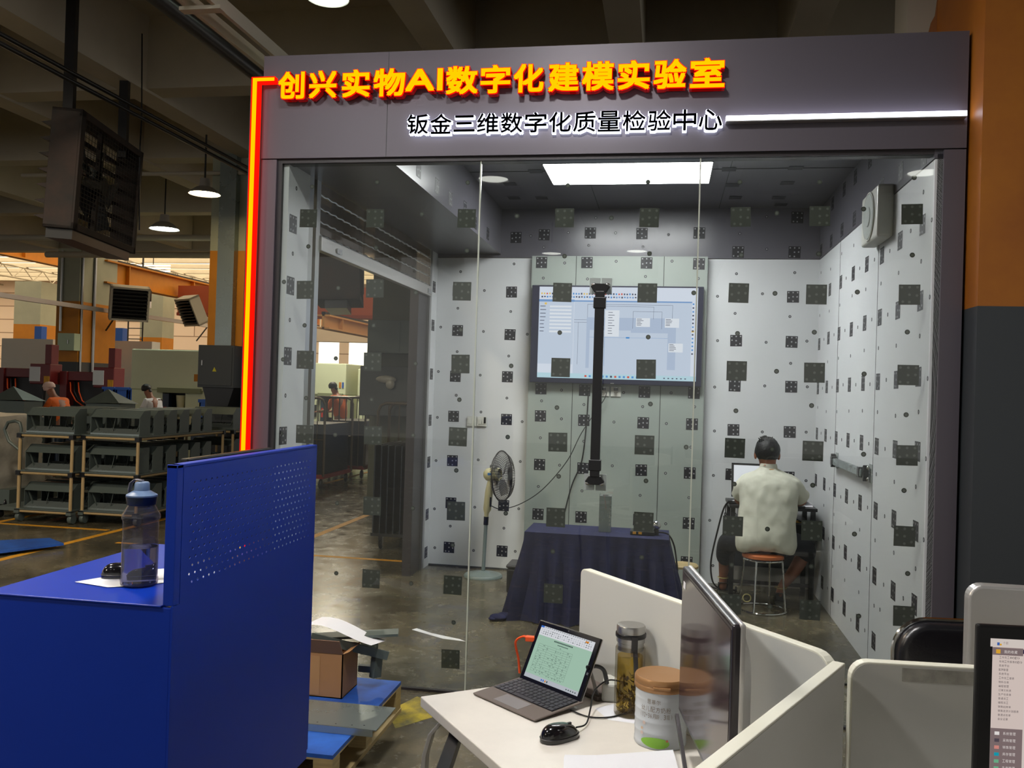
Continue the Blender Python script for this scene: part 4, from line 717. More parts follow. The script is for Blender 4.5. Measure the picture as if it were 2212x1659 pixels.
for n, (p, q) in enumerate((((0.50,2.86,0.0),(0.505,3.0,0)),((0.915,2.60,0.0),(0.93,2.78,0)))):
    s_ = skin_obj('shoe', [[((p[0],p[1]-0.0,0.045),(0.04,0.042)),((p[0],p[1]+0.08,0.045),(0.042,0.04)),((q[0],q[1]+0.03,0.036),(0.038,0.032)),((q[0],q[1]+0.09,0.03),(0.03,0.024))],[((p[0],p[1],0.045),(0.04,0.042)),((p[0],p[1]+0.01,0.095),(0.042,0.042))]], M['dark'], pt)
    mb = MB(); mb.prism([(p[0]-0.042,p[1]-0.045),(p[0]+0.042,p[1]-0.045),(q[0]+0.046,q[1]+0.02),(q[0]+0.03,q[1]+0.12),(q[0]-0.03,q[1]+0.12),(q[0]-0.046,q[1]+0.02)], 0.0, 0.022); mb.build('sole', mat('olive_rubber', (52,52,40), 0.6), s_, bevel=0.006)
    mb = MB(); mb.tube([(p[0]+0.044*math.cos(a*math.pi/8), p[1]+0.01+0.044*math.sin(a*math.pi/8), 0.135) for a in range(16)], 0.003, 5, closed=True); mb.build('ankle_trim', mat('pale_trim', (190,180,110), 0.6), s_)
def hair_cap(c, r, parent, m, back=True, spikes=40, seed=3):
    rnd = random.Random(seed); mb = MB(); n = 28; rg = 14; vs = []
    for i in range(rg+1):
        th = math.pi*0.72*i/rg
        for k in range(n):
            a = 2*math.pi*k/n; y = math.sin(a); lim = 1.0 if y < 0.1 else 1.0-0.45*min(1, (y-0.1)/0.5)
            t2 = th*lim; q = 1+0.02*math.sin(7*a+i)+rnd.uniform(-0.012,0.012)
            vs.append((c[0]+r[0]*q*math.sin(t2)*math.cos(a), c[1]+r[1]*q*math.sin(t2)*math.sin(a), c[2]+r[2]*q*math.cos(t2)))
    mb.add(vs, [(i*n+k, i*n+(k+1)%n, (i+1)*n+(k+1)%n, (i+1)*n+k) for i in range(rg) for k in range(n)])
    for i in range(spikes):
        a = rnd.uniform(2.2, 4.2) if i % 2 else rnd.uniform(0, 6.28); t2 = rnd.uniform(0.1, 0.9); p = Vector((math.sin(t2)*math.cos(a), math.sin(t2)*math.sin(a), math.cos(t2)))
        b0 = Vector((c[0]+r[0]*p.x, c[1]+r[1]*p.y, c[2]+r[2]*p.z)); e = b0+p*rnd.uniform(0.004,0.012)+Vector((-0.008,0,0.003)); mb.tube([tuple(b0-p*0.01), tuple((b0+e)/2+Vector((0,0,0.003))), tuple(e)], [0.006,0.004,0.0008], 4)
    return mb.build('hair', m, parent, smooth=True)
hair_cap((0.774,2.492,1.195), (0.094,0.106,0.103), pt, M['hair'], spikes=26)
mb = MB(); mb.tube([(0.683,2.50,1.175),(0.683,2.58,1.18),(0.70,2.605,1.18)], 0.002, 5); mb.tube([(0.865,2.50,1.175),(0.865,2.58,1.18),(0.85,2.605,1.18)], 0.002, 5)
for s in (-1,1): mb.tube([(0.774+s*0.034+0.022*math.cos(a*math.pi/8),2.608,1.178+0.017*math.sin(a*math.pi/8)) for a in range(16)], 0.0018, 5, closed=True)
mb.build('glasses', M['steel'], pt)

def worker(x, y, h, label, topm, botm, capm=None, yaw=0.0, bend=0.0, hairm=None):
    """standing figure, face towards +x when yaw is 0"""
    t = thing('person', label, 'person', (x, y, 0)); k = h/1.7
    def P(a, b, c): return (x+(a*math.cos(yaw)-b*math.sin(yaw))*k, y+(a*math.sin(yaw)+b*math.cos(yaw))*k, c*k)
    be = bend
    pel = P(0,0,0.92); sp = P(0.02,0,1.08); ch = P(0.05+be*0.12,0,1.30-be*0.03); nb = P(0.08+be*0.2,0,1.43-be*0.04); hd = P(0.11+be*0.26,0,1.52-be*0.05); ht = P(0.13+be*0.3,0,1.62-be*0.06)
    bc = [[(pel,(0.14*k,0.1*k)),(sp,(0.13*k,0.1*k)),(ch,(0.14*k,0.1*k)),(nb,0.055*k),(hd,(0.068*k,0.075*k)),(ht,(0.07*k,0.075*k))]]
    for s in (-1, 1):
        sh_ = P(0.05+be*0.12,s*0.17,1.37-be*0.04); e = P(0.12+be*0.16,s*0.22,1.12); w = P(0.36+be*0.2,s*0.16,1.08)
        bc.append([(ch,(0.14*k,0.1*k)),(sh_,0.055*k),(e,0.042*k),(w,0.026*k)])
        bc += hand(w, Vector(P(1,0,0))-Vector(P(0,0,0)), (0,0,1), (0,-s,0), 0.6, k)
        hp = P(0,s*0.09,0.88); kn = P(0.03,s*0.1,0.48); an = P(0,s*0.1,0.08); to = P(0.12,s*0.1,0.035)
        bc.append([(pel,(0.14*k,0.1*k)),(hp,0.085*k),(kn,0.06*k),(an,0.038*k),(to,0.035*k)])
    skin_obj('body', bc, M['skin'], t)
    tc = [[(P(0.01,0,0.9),(0.165*k,0.125*k)),(P(0.02,0,1.08),(0.155*k,0.12*k)),(ch,(0.165*k,0.12*k)),(P(0.07+be*0.18,0,1.41-be*0.04),(0.07*k,0.065*k))]]
    for s in (-1, 1): tc.append([(ch,(0.165*k,0.12*k)),(P(0.05+be*0.12,s*0.17,1.37-be*0.04),0.072*k),(P(0.08+be*0.14,s*0.20,1.24),0.062*k),(P(0.12+be*0.16,s*0.22,1.13),0.055*k)])
    skin_obj('top', tc, topm, t)
    lc = [[(P(0,0,0.9),(0.155*k,0.115*k)),(P(0,s*0.09,0.84),0.1*k),(P(0.03,s*0.1,0.48),0.075*k),(P(0,s*0.1,0.10),0.06*k)] for s in (-1,1)]
    skin_obj('trousers', lc, botm, t)
    hair_cap((ht[0]-0.01*k, ht[1], ht[2]-0.005*k), (0.088*k,0.088*k,0.082*k), t, capm or M['hair'], spikes=0)
    if capm:
        mb = MB(); mb.lathe([(0.0005,0.085),(0.05,0.078),(0.085,0.045),(0.095,0.0)], (ht[0],ht[1],ht[2]+0.01), 20); mb.add([P(0.2+be*0.3,-0.06,1.63-be*0.06),P(0.2+be*0.3,0.06,1.63-be*0.06),P(0.27+be*0.3,0.04,1.61-be*0.06),P(0.27+be*0.3,-0.04,1.61-be*0.06)], [(0,1,2,3)]); mb.build('cap', capm, t, smooth=True)
    else:
        MB().ball((ht[0]-0.06*k*math.cos(yaw),ht[1]-0.06*k*math.sin(yaw),ht[2]-0.06*k),(0.045*k,)*3, 12, 8).build('hair_back', M['hair'], t, smooth=True)
    return t
# ================================================================ FOREGROUND
# blue workstation cabinet
t = thing('workstation_cabinet', 'blue steel workstation cabinet with perforated side screen', 'cabinet', (-1.47, -2.05, 0))
MB().box(-1.73,-1.205,-2.46,-1.72,0.27,1.026).build('body', M['blue'], t, bevel=0.003)
MB().box(-1.66,-1.26,-2.40,-1.75,0.0,0.27).build('plinth', M['black'], t)
MB().box(-1.735,-1.2305,-2.465,-1.70,1.026,1.031).build('worktop', M['blue'], t, bevel=0.002)
def perforated(x, y0, y1, z0, z1, nx, nz, hy0, hy1, hz0, hz1, th=0.0015):
    """side sheet in the plane x with staggered diamond holes, really cut out"""
    mb = MB(); vs = []; fs = []
    dy = (hy1-hy0)/nx; dz = (hz1-hz0)/nz; r = dy*0.25
    # outer margins
    for (a, b, c, d) in ((y0,y1,z0,hz0),(y0,y1,hz1,z1),(y0,hy0,hz0,hz1),(hy1,y1,hz0,hz1)): mb.box(x-th, x, a, b, c, d)
    for j in range(nz):
        for i in range(nx):
            a = hy0+i*dy; c = hz0+j*dz; cy = a+dy/2; cz = c+dz/2
            if (i+j) % 2 == 0: mb.box(x-th, x, a, a+dy, c, c+dz); continue  # checkerboard stagger
            C = [(a,c),(a+dy,c),(a+dy,c+dz),(a,c+dz)]; Dm = [(cy,cz-0.0046),(cy+0.0052,cz),(cy,cz+0.0046),(cy-0.0052,cz)]
            b = len(mb.v); 
            for (p, q) in C+Dm: mb.v.append(Vector((x, p, q)))
            for (p, q) in C+Dm: mb.v.append(Vector((x-th, p, q)))
            F = [(0,1,4),(1,5,4),(1,2,5),(2,6,5),(2,3,6),(3,7,6),(3,0,7),(0,4,7)]
            for f in F: mb.f.append(tuple(b+k for k in f)); mb.m.append(0); mb.f.append(tuple(b+8+k for k in f[::-1])); mb.m.append(0)
            for k in range(4): mb.f.append((b+4+k, b+4+(k+1)%4, b+12+(k+1)%4, b+12+k)); mb.m.append(0)
    return mb
perforated(-1.2, -2.43, -1.565, 0.29, 1.378, 54, 13, -2.395, -1.605, 1.065, 1.345).build('perforated_side', M['blue'], t)
mb = MB(); mb.box(-1.229,-1.2,-2.46,-2.431,1.0305,1.385); mb.build('front_flange', M['blue'], t, bevel=0.002)
mb = MB(); mb.box(-1.229,-1.2,-2.46,-1.562,1.375,1.385); mb.build('top_rail', M['blue'], t, bevel=0.0015)
mb = MB(); mb.box(-1.229,-1.2,-1.566,-1.556,0.32,1.385); mb.build('rear_flange', M['blue'], t)
mb = MB(); mb.box(-1.2055,-1.1995,-2.462,-2.43,0.27,1.03); mb.build('corner_edge', M['blue'], t)
t = thing('monitor', 'dark monitor standing behind the perforated screen, only its top showing', 'monitor', (-1.36, -1.95, 1.031))
MB().box(-1.335,-1.31,-2.22,-1.68,1.09,1.378).build('screen', M['black'], t, bevel=0.004); MB().box(-1.36,-1.335,-1.99,-1.91,1.04,1.2).build('stand', M['black'], t); MB().box(-1.42,-1.27,-2.05,-1.85,1.031,1.042).build('foot', M['black'], t)
# bottle
bx, by = -1.412, -2.275
t = thing('water_bottle', 'clear water bottle with blue lid on the blue cabinet', 'bottle', (bx, by, 1.031))
pl = clear('clear_bottle', (214,210,222), 1.6, haze=0.12, hazec=(190,190,200))
MB().lathe([(0.0005,0.0019),(0.0420,0.0019),(0.0483,0.0059),(0.0494,0.0197),(0.0473,0.0246),(0.0478,0.1183),(0.0462,0.1232),(0.0467,0.1775),(0.0504,0.1854),(0.0494,0.1953),(0.0357,0.2189),(0.0347,0.2269)], (bx,by,1.031), 48).build('bottle_body', pl, t, smooth=True)
MB().lathe([(0.0005,0.0059),(0.0431,0.0070),(0.0457,0.0295),(0.0457,0.1065),(0.0005,0.1065)], (bx,by,1.031), 40).build('water', liquid('water', (214,220,240), 1.33), t, smooth=True)
MB().lathe([(0.0357,0.2209),(0.0378,0.2229),(0.0410,0.2445),(0.0005,0.2445)], (bx,by,1.031), 40).build('collar', M['capdk'], t, smooth=True)
MB().lathe([(0.0410,0.2445),(0.0410,0.2485),(0.0252,0.2583),(0.0205,0.2604),(0.0194,0.2801),(0.0158,0.2840),(0.0005,0.2850)], (bx,by,1.031), 40).build('lid', M['cap'], t, smooth=True)
mb = MB(); mb.add([(bx-0.0,by-0.009,1.3190),(bx-0.02,by-0.009,1.3219),(bx-0.034,by-0.009,1.3111),(bx-0.038,by-0.009,1.2914),(bx-0.036,by-0.009,1.2766),(bx-0.0,by+0.009,1.3190),(bx-0.02,by+0.009,1.3219),(bx-0.034,by+0.009,1.3111),(bx-0.038,by+0.009,1.2914),(bx-0.036,by+0.009,1.2766)], [(i,i+1,i+6,i+5) for i in range(4)]); o = mb.build('strap', mat('grey_rubber', (104,100,108), 0.5), t, smooth=True); q = o.modifiers.new('th','SOLIDIFY'); q.thickness = 0.002
mb = MB(); mb.add([(-1.59,-2.30,1.033),(-1.47,-2.33,1.033),(-1.40,-2.29,1.033),(-1.26,-2.10,1.033),(-1.27,-2.0,1.034),(-1.40,-2.02,1.034),(-1.50,-2.12,1.036)], [tuple(range(7))]); tag(mb.build('paper_sheet', M['paper']), 'white paper sheet lying on the blue cabinet', 'paper')
def mouse(x, y, z, rz, label, s=1.0, detail=True):
    t = thing('computer_mouse', label, 'computer mouse', (x, y, z), rz)
    mb = MB(); vs = []; n = 24; rg = 10
    for i in range(rg+1):
        th = math.pi/2*i/rg
        for k in range(n):
            a = 2*math.pi*k/n; rx = 0.032*(1-0.08*math.cos(2*a)); ry = 0.056
            zz = 0.036*math.sin(th)*(1-0.25*math.sin(a)*math.cos(th)); vs.append((rx*math.cos(th)**0.6*math.cos(a)*s if i < rg else 0, ry*math.cos(th)**0.6*math.sin(a)*s if i < rg else 0, zz*s+0.001))
    mb.add(vs, [(i*n+k, i*n+(k+1)%n, (i+1)*n+(k+1)%n, (i+1)*n+k) for i in range(rg) for k in range(n)]); mb.build('shell', M['leather'] if False else mat('glossy_black', (16,15,18), 0.16, coat=0.5), t, smooth=True, local=True)
    MB().box(-0.003*s,0.003*s,0.02*s,0.036*s,0.026*s,0.034*s).build('scroll_wheel', mat('grey_rubber_wheel', (40,40,42), 0.5), t, local=True, bevel=0.001)
    mb = MB(); mb.tube([(0.033*s*math.cos(a*0.3), 0.056*s*math.sin(a*0.3), 0.010*s) for a in range(21)], 0.0012, 4, closed=True); mb.build('side_seam', M['frame'], t, local=True)
    return t
mouse(-1.505, -2.205, 1.034, -0.9, 'black mouse on white paper beside the water bottle', 1.05)

# pallet, carton and sheets on the floor
t = thing('pallet', 'low wooden pallet topped with worn blue boards', 'pallet', (-1.6, -0.75, 0))
for (a, b) in ((-1.2,-0.80),(-0.72,-0.29)):
    MB().box(-2.15,-1.24,a,b,0.134,0.15).build('deck_board', M['blue2'], t); MB().box(-2.15,-1.2395,a-0.0003,b+0.0003,0.126,0.134).build('board_edge', M['wood'], t)
for x in (-1.28,-1.7,-2.1):
    for y in (-1.16,-0.76,-0.33): MB().box(x-0.04,x+0.04,y-0.04,y+0.04,0.02,0.126).build('block', M['wood'], t)
for x in (-1.28,-1.7,-2.1): MB().box(x-0.045,x+0.045,-1.2,-0.29,0.0,0.02).build('runner', M['wood'], t)
t = thing('cardboard_box', 'open brown cardboard box on the blue pallet', 'box', (-1.57, -0.55, 0.151))
mb = MB(); mb.box(-1.72,-1.43,-0.60,-0.595,0.151,0.355); mb.box(-1.72,-1.43,-0.40,-0.395,0.151,0.355); mb.box(-1.72,-1.715,-0.6,-0.395,0.151,0.355); mb.box(-1.435,-1.43,-0.6,-0.395,0.151,0.355); mb.box(-1.72,-1.43,-0.6,-0.395,0.151,0.155); mb.build('carton', M['board'], t)
mb = MB(); mb.add([(-1.72,-0.602,0.355),(-1.43,-0.602,0.355),(-1.44,-0.625,0.42),(-1.72,-0.625,0.42)], [(0,1,2,3)]); o = mb.build('flap', mat('cardboard_inside', (118,88,70), 0.8), t); q = o.modifiers.new('th','SOLIDIFY'); q.thickness = 0.004
mb = MB(); mb.add([(-1.43,-0.6,0.355),(-1.43,-0.395,0.355),(-1.37,-0.395,0.37),(-1.37,-0.6,0.37)], [(0,1,2,3)]); mb.v = [Vector((min(v.x,-1.4),v.y,v.z)) for v in mb.v]; mb.build('side_flap', M['board'], t)
mb = MB(); mb.box(-1.60,-1.54,-0.6015,-0.6,0.16,0.34); mb.build('tape_strip', mat('packing_tape', (176,132,88), 0.35), t)
mb = MB(); mb.bar((-1.68,-0.45,0.375),(-1.25,-0.33,0.40),0.10,0.012); mb.bar((-1.62,-0.52,0.40),(-1.27,-0.42,0.31),0.012,0.04); mb.bar((-1.33,-0.40,0.31),(-1.335,-0.41,0.2),0.03,0.05); mb.bar((-1.42,-0.40,0.235),(-1.33,-0.40,0.235),0.03,0.03); tag(mb.build('steel_channel', M['dkgreen']), 'dark sheet-metal channel sticking out over the cardboard box', 'metal part')
mb = MB(); 
g = []
for i in range(9):
    u = i/8
    for j in range(4): v = j/3; g.append((-1.66+0.34*u+0.02*v, -0.50+0.16*v-0.03*u, 0.455-0.035*u-0.03*abs(u-0.2)+0.01*math.sin(5*u)-0.02*v*u))
mb.add(g, [(i*4+j,i*4+j+1,(i+1)*4+j+1,(i+1)*4+j) for i in range(8) for j in range(3)]); tag(mb.build('paper_sheet', M['paper'], smooth=True), 'curled white paper lying over the cardboard box', 'paper')
t = thing('galvanised_sheet', 'shiny galvanised sheet panel resting across the blue pallet', 'metal panel', (-1.6, -0.85, 0.151))
MB().box(-2.05,-1.135,-0.99,-0.72,0.176,0.180).build('sheet', M['galv'], t); MB().box(-2.05,-1.15,-0.992,-0.988,0.151,0.18).build('folded_lip', M['galv'], t)
for (x, y) in ((-1.25,-0.96),(-1.32,-0.962),(-1.4,-0.965)): MB().disc((x,y,0.1803),0.004,10,'z').build('hole', M['dark'], t)
for (x, y) in ((-1.2,-0.95),(-1.22,-0.78),(-1.35,-0.75),(-1.55,-0.76)): MB().disc((x,y,0.1803),0.004,10,'z').build('rivet', M['chrome'], t)

# ---------------------------------------------------------------- white desk with 120 degree screens
A0 = Vector((-0.227,-1.833)); J = Vector((0.375,-2.60)); P0 = Vector((-0.64,-2.143)); B0 = Vector((-0.07,-3.50)); Q = Vector((-0.52,-3.25)); R0 = Vector((-0.325,-2.56))
t = thing('office_desk', 'white cluster desk carrying tablet, mouse and tea bottle', 'desk', (-0.1, -2.5, 0))
poly = [tuple(P0), tuple(A0), tuple(J), tuple(B0), tuple(Q), tuple(R0)]
MB().prism(poly[::-1], 0.722, 0.75).build('desk_top', M['desk'], t, bevel=0.003)
# curved flat legs
def curved_leg(p, d, parent):
    mb = MB(); pts = [(0.10,0.715),(0.04,0.70),(0.0,0.66),(-0.02,0.60),(-0.022,0.54),(-0.01,0.45),(0.005,0.3),(0.02,0.15),(0.03,0.02)]
    n = Vector((-d[1], d[0])); vs = []
    for (a, z) in pts:
        for (s, u) in ((-1,-0.008),(1,-0.008),(1,0.008),(-1,0.008)): q = Vector(p)+Vector(d)*(a+u)+n*(s*0.022); vs.append((q.x, q.y, z))
    fs = []
    for i in range(len(pts)-1):
        for k in range(4): fs.append((i*4+k, i*4+(k+1)%4, (i+1)*4+(k+1)%4, (i+1)*4+k))
    fs += [(3,2,1,0), tuple(range(len(vs)-4, len(vs)))]; mb.add(vs, fs); mb.build('leg', M['alu'], parent, bevel=0.003)
    MB().box(p[0]+d[0]*0.03-0.03,p[0]+d[0]*0.03+0.03,p[1]+d[1]*0.03-0.03,p[1]+d[1]*0.03+0.03,0,0.02).build('foot', M['black'], parent)
curved_leg((-0.60,-2.16), (0.79,-0.02), t); curved_leg((-0.47,-3.2), (0.7,0.6), t)
MB().bar((-0.52,-2.16,0.70),(-0.42,-3.15,0.70),0.03,0.03).build('rail', M['black'], t)
MB().box(-0.53,-0.5,-2.2,-2.165,0.67,0.722).build('bracket', M['black'], t)
def screen_board(a, b, label, z0=0.70, z1=1.07, th=0.025, cut=(0,0), group=None, smear=False):
    a = Vector(a); b = Vector(b); L = (b-a).length; ang = math.atan2(b.y-a.y, b.x-a.x)
    t = thing('desk_divider', label, 'desk divider', (a.x, a.y, z0), ang)
    def out(x0, x1, lo, hi, r0, r1):
        p = [(x0,lo),(x1,lo)]
        for k in range(7): an = k*math.pi/12; p.append((x1-r1+r1*math.cos(an), hi-r1+r1*math.sin(an))) if r1 else None
        if not r1: p.append((x1,hi))
        for k in range(7): an = math.pi/2+k*math.pi/12; p.append((x0+r0+r0*math.cos(an), hi-r0+r0*math.sin(an))) if r0 else None
        if not r0: p.append((x0,hi))
        return p
    o1 = out(0, L, 0, z1-z0, *cut)
    MB().prism(o1, -th/2, th/2, 'y').build('edge_band', M['edgew'], t, local=True, bevel=0.002)
    e = 0.004; o2 = out(e, L-e, 0.004, z1-z0-e, max(0,cut[0]-e), max(0,cut[1]-e))
    MB().prism(o2, -th/2-0.0006, th/2+0.0006, 'y').build('board', M['ply'], t, local=True)
    if smear:
        mb = MB(); mb.box(0.1,L-0.02,-th/2-0.0012,-th/2-0.0007,z1-z0-0.035,z1-z0-0.008); mb.box(0.26,0.29,-th/2-0.0016,-th/2-0.0012,z1-z0-0.032,z1-z0-0.012); mb.build('tape_residue', mat('tape_residue', (176,174,164), 0.6, noise=0.35, nscale=30), t, local=True)
    return t
screen_board((-0.227,-1.833), (0.362,-2.585), 'white desk divider behind tea bottle and monitor', z0=0.751, z1=1.07, cut=(0.02,0.05))
screen_board((-0.07,-3.50), (0.360,-2.625), 'white desk divider running towards the viewer, nearest one', z0=0.751, z1=1.07, cut=(0.02,0.0))
screen_board((0.385,-2.60), (1.30,-2.53), 'white desk divider with tape residue in front of black chair', z1=1.07, cut=(0.035,0.02), smear=True)
# tablet computer with keyboard cover
T = Matrix.Translation((-0.503,-2.097,0.7525)) @ Matrix.Rotation(math.atan2(-0.632,0.775),4,'Z')
t = thing('tablet_computer', 'tablet with green document and attached taupe keyboard cover', 'laptop', (-0.34,-2.06,0.75))
def tb(mb, name, m, parent=None, **k): mb.v = [T @ v for v in mb.v]; return mb.build(name, m, parent or t, **k)
kw, kd = 0.255, 0.178
K0 = T.copy(); T = T @ Matrix.Rotation(math.radians(3.5),4,'X')
cov = tb(MB().box(0,kw,0,kd,0,0.005), 'keyboard_cover', M['taupe'], bevel=0.004)
tb(MB().box(0.075,0.175,0.012,0.062,0.005,0.0056), 'touchpad', mat('touchpad_grey', (120,114,114), 0.35))
tb(MB().box(0.008,kw-0.008,0.068,kd-0.012,0.005,0.0055), 'key_bed', M['dark'])
for r in range(6):
    n = 14 if r < 5 else 9; y0 = 0.07+(5-r)*0.0162; x = 0.010; ws = [1]*14
    if r == 5: ws = [1,1,1,1.2,5.0,1.2,1,1,1.35]
    un = (kw-0.020)/sum(ws)
    for w in ws: 
        tb(MB().box(x+0.0012,x+un*w-0.0012,y0+0.001,y0+0.0148,0.0055,0.0075), 'key', M['key'], cov, bevel=0.0007, seg=1); x += un*w
T = K0 @ Matrix.Translation((0.003,kd-0.012,0.012)) @ Matrix.Rotation(math.radians(-26),4,'X')
tw, th_ = 0.248, 0.178
tab = tb(MB().box(0,tw,0,0.008,0,th_), 'tablet_body', mat('tablet_black', (18,18,20), 0.2), bevel=0.003)
tb(MB().box(-0.0005,tw+0.0005,0.004,0.0085,-0.0005,th_+0.0005), 'metal_back', M['alu'], bevel=0.002)
TG = {'w':(238,240,246),'g':(178,214,192),'k':(70,86,84),'b':(60,120,220),'l':(214,218,226),'o':(230,140,40),'s':(200,206,214)}
tk = list(TG); tm = [glow('tablet_'+k, TG[k], 0.72) for k in tk]
mb = MB(); rnd = random.Random(5)
def tq(a, b, c, d, k, lv):
    X = lambda u: 0.016+(tw-0.032)*u/100; Z = lambda v: th_-0.014-(th_-0.028)*v/100; y = -0.0003-0.0002*lv
    mb.quad((X(a),y,Z(d)),(X(c),y,Z(d)),(X(c),y,Z(b)),(X(a),y,Z(b)), tk.index(k))
tq(0,0,100,100,'w',0); tq(0,18,100,92,'g',1); tq(0,92,100,100,'s',1); tq(0,0,6,3.4,'b',2); tq(84,3,90,6,'o',2)
for i in range(22): tq(8+i*4,1.2,10.3+i*4,2.2,'k',3)
for j in range(3):
    for i in range(24): tq(3+i*4,6+j*3.6,4.2+i*4+rnd.random(),7.4+j*3.6,'k' if rnd.random() < .6 else 's',3)
for i in range(14): tq(32+i*2.5,20.5,33.9+i*2.5,23,'k',3)
for i in range(9): tq(40+i*2.2,26,41.6+i*2.2,27.6,'k',3)
for r in range(15):
    x = 8
    while x < 68: 
        w = rnd.uniform(1,4); tq(x,31+r*4,x+w,31.8+r*4,'k',3) if rnd.random() < .5 else None; x += w+rnd.uniform(2,7)
for r in range(14): tq(7,33.6+r*4,70,33.85+r*4,'k',2)
for x in (7,24,40,54,62,70): tq(x,33.6,x+0.2,86,'k',2)
for i in range(4): tq(32+i*3.5,94.5,34+i*3.5,98,['b','b','o','k'][i],3)
for i in range(5): tq(78+i*4,95,80+i*4,97,'k',3)
tb(mb, 'display', tm)
tb(MB().disc((tw/2,-0.0004,th_-0.007),0.002,12,'y'), 'camera_lens', M['steel'])
mb = MB(); 
for i in range(2):
    for j in range(2): mb.box(tw-0.011+i*0.0035,tw-0.008+i*0.0035,-0.0006,-0.0003,0.075+j*0.0035,0.078+j*0.0035)
tb(mb, 'window_mark', M['steel'])
T = K0; tb(MB().bar((0.03,0.245,0.0),(0.03,0.215,0.09),0.012,0.003), 'kickstand', M['alu']); tb(MB().bar((0.225,0.265,0.0),(0.225,0.222,0.10),0.012,0.003), 'kickstand', M['alu']); tb(MB().bar((0.03,0.25,0.003),(0.225,0.268,0.003),0.010,0.003), 'kickstand_bar', M['alu'])
cable('orange_cable', [(-0.375,-1.925,0.87),(-0.395,-1.915,0.872),(-0.418,-1.905,0.85),(-0.41,-1.895,0.80),(-0.405,-1.895,0.757)], 0.0035, M['tape'], 'orange cable plugged into the left edge of the tablet')
tag(MB().box(-0.385,-0.358,-1.935,-1.915,0.863,0.877).build('cable_plug', M['tape'], bevel=0.002), 'orange plug in the left edge of the tablet', 'plug')
cable('black_cable', [(-0.19,-2.09,0.85),(-0.165,-2.07,0.85),(-0.145,-2.06,0.835),(-0.135,-2.05,0.79),(-0.13,-2.04,0.757)], 0.006, M['black'], 'thick black cable plugged into the right edge of tablet')
mouse(-0.232, -2.345, 0.7505, -0.75, 'glossy black mouse on white desk in front of the tablet', 1.0)
cable('mouse_cable', [(-0.195,-2.30,0.765),(-0.175,-2.25,0.758),(-0.17,-2.18,0.775),(-0.165,-2.12,0.80),(-0.13,-2.07,0.815),(-0.08,-2.04,0.80)], 0.0022, M['black'], 'mouse cable rising from the mouse behind the tablet')
cable('thin_cable', [(-0.225,-2.155,0.754),(-0.17,-2.19,0.7535),(-0.11,-2.17,0.7535),(-0.06,-2.10,0.7535)], 0.002, M['black'], 'thin black cable lying on desk between tablet and tea bottle')
tag(MB().box(-0.15,-0.105,-2.06,-1.97,0.7505,0.80).build('power_adapter', M['socket'], bevel=0.006), 'white power adapter behind the tea bottle', 'adapter')
tag(MB().prism([(-0.30,-1.93),(-0.22,-1.87),(-0.10,-2.0),(-0.16,-2.06)], 0.7505, 0.762).build('note_book', M['taupe'], bevel=0.002), 'taupe notebook lying behind the tablet', 'notebook')
# tea bottle
x, y = -0.073, -2.135
t = thing('tea_bottle', 'double-wall glass tea bottle with steel lid and black strap', 'bottle', (x, y, 0.7515))
MB().lathe([(0.0005,0.0),(0.036,0.0),(0.0395,0.006),(0.0395,0.175),(0.036,0.182)], (x,y,0.7515), 48).build('outer_glass', clear('bottle_glass', (226,222,214), 1.5), t, smooth=True)
MB().lathe([(0.0005,0.010),(0.032,0.012),(0.0335,0.02),(0.0335,0.155),(0.0005,0.155)], (x,y,0.7515), 40).build('tea', clear('tea_liquid', (238,222,150), 1.33), t, smooth=True)
mb = MB(); rnd = random.Random(2)
for i in range(150):
    a = rnd.uniform(0,6.28); r = 0.031*math.sqrt(rnd.random()); z = 0.013+0.085*rnd.random()**1.5; c = Vector((x+r*math.cos(a), y+r*math.sin(a), 0.7515+z)); d = Vector((rnd.uniform(-1,1),rnd.uniform(-1,1),rnd.uniform(-1,1.5))).normalized()*0.011; e = Vector((rnd.uniform(-1,1),rnd.uniform(-1,1),0)).normalized()*0.004
    mb.add([tuple(c-d), tuple(c+e), tuple(c+d), tuple(c-e)], [(0,1,2,3)])
o = mb.build('tea_leaves', mat('tea_leaf', (92,78,44), 0.6), t); o['kind'] = 'stuff'
MB().lathe([(0.0345,0.17),(0.0345,0.19),(0.0375,0.192),(0.0375,0.208),(0.0005,0.208)], (x,y,0.7515), 48).build('steel_collar', M['steel'], t, smooth=True)
MB().lathe([(0.039,0.204),(0.0405,0.206),(0.0405,0.214),(0.039,0.216)], (x,y,0.7515), 48).build('strap_band', M['black'], t, smooth=True)
MB().lathe([(0.0375,0.214),(0.038,0.232),(0.036,0.236),(0.0005,0.236)], (x,y,0.7515), 48).build('steel_lid', M['steel'], t, smooth=True)
mb = MB(); mb.bar((x+0.012,y-0.041,0.96),(x+0.02,y-0.043,0.84),0.012,0.002,up=(0,1,0)); mb.bar((x+0.012,y-0.041,0.965),(x+0.012,y-0.042,0.93),0.016,0.003,up=(0,1,0)); mb.build('strap', M['black'], t)
MB().box(x+0.003,x+0.025,y-0.045,y-0.041,0.915,0.925).build('strap_buckle', clear('buckle', (220,215,215), 1.6), t)
mb = MB(); mb.add([(x-0.09,y+0.02,0.7508),(x-0.05,y-0.055,0.7508),(x+0.02,y-0.065,0.7508),(x+0.08,y-0.04,0.7508),(x+0.06,y+0.06,0.7508),(x-0.04,y+0.07,0.7508)], [tuple(range(6))]); tag(mb.build('napkin', M['paper']), 'thin paper napkin under the tea bottle', 'napkin')
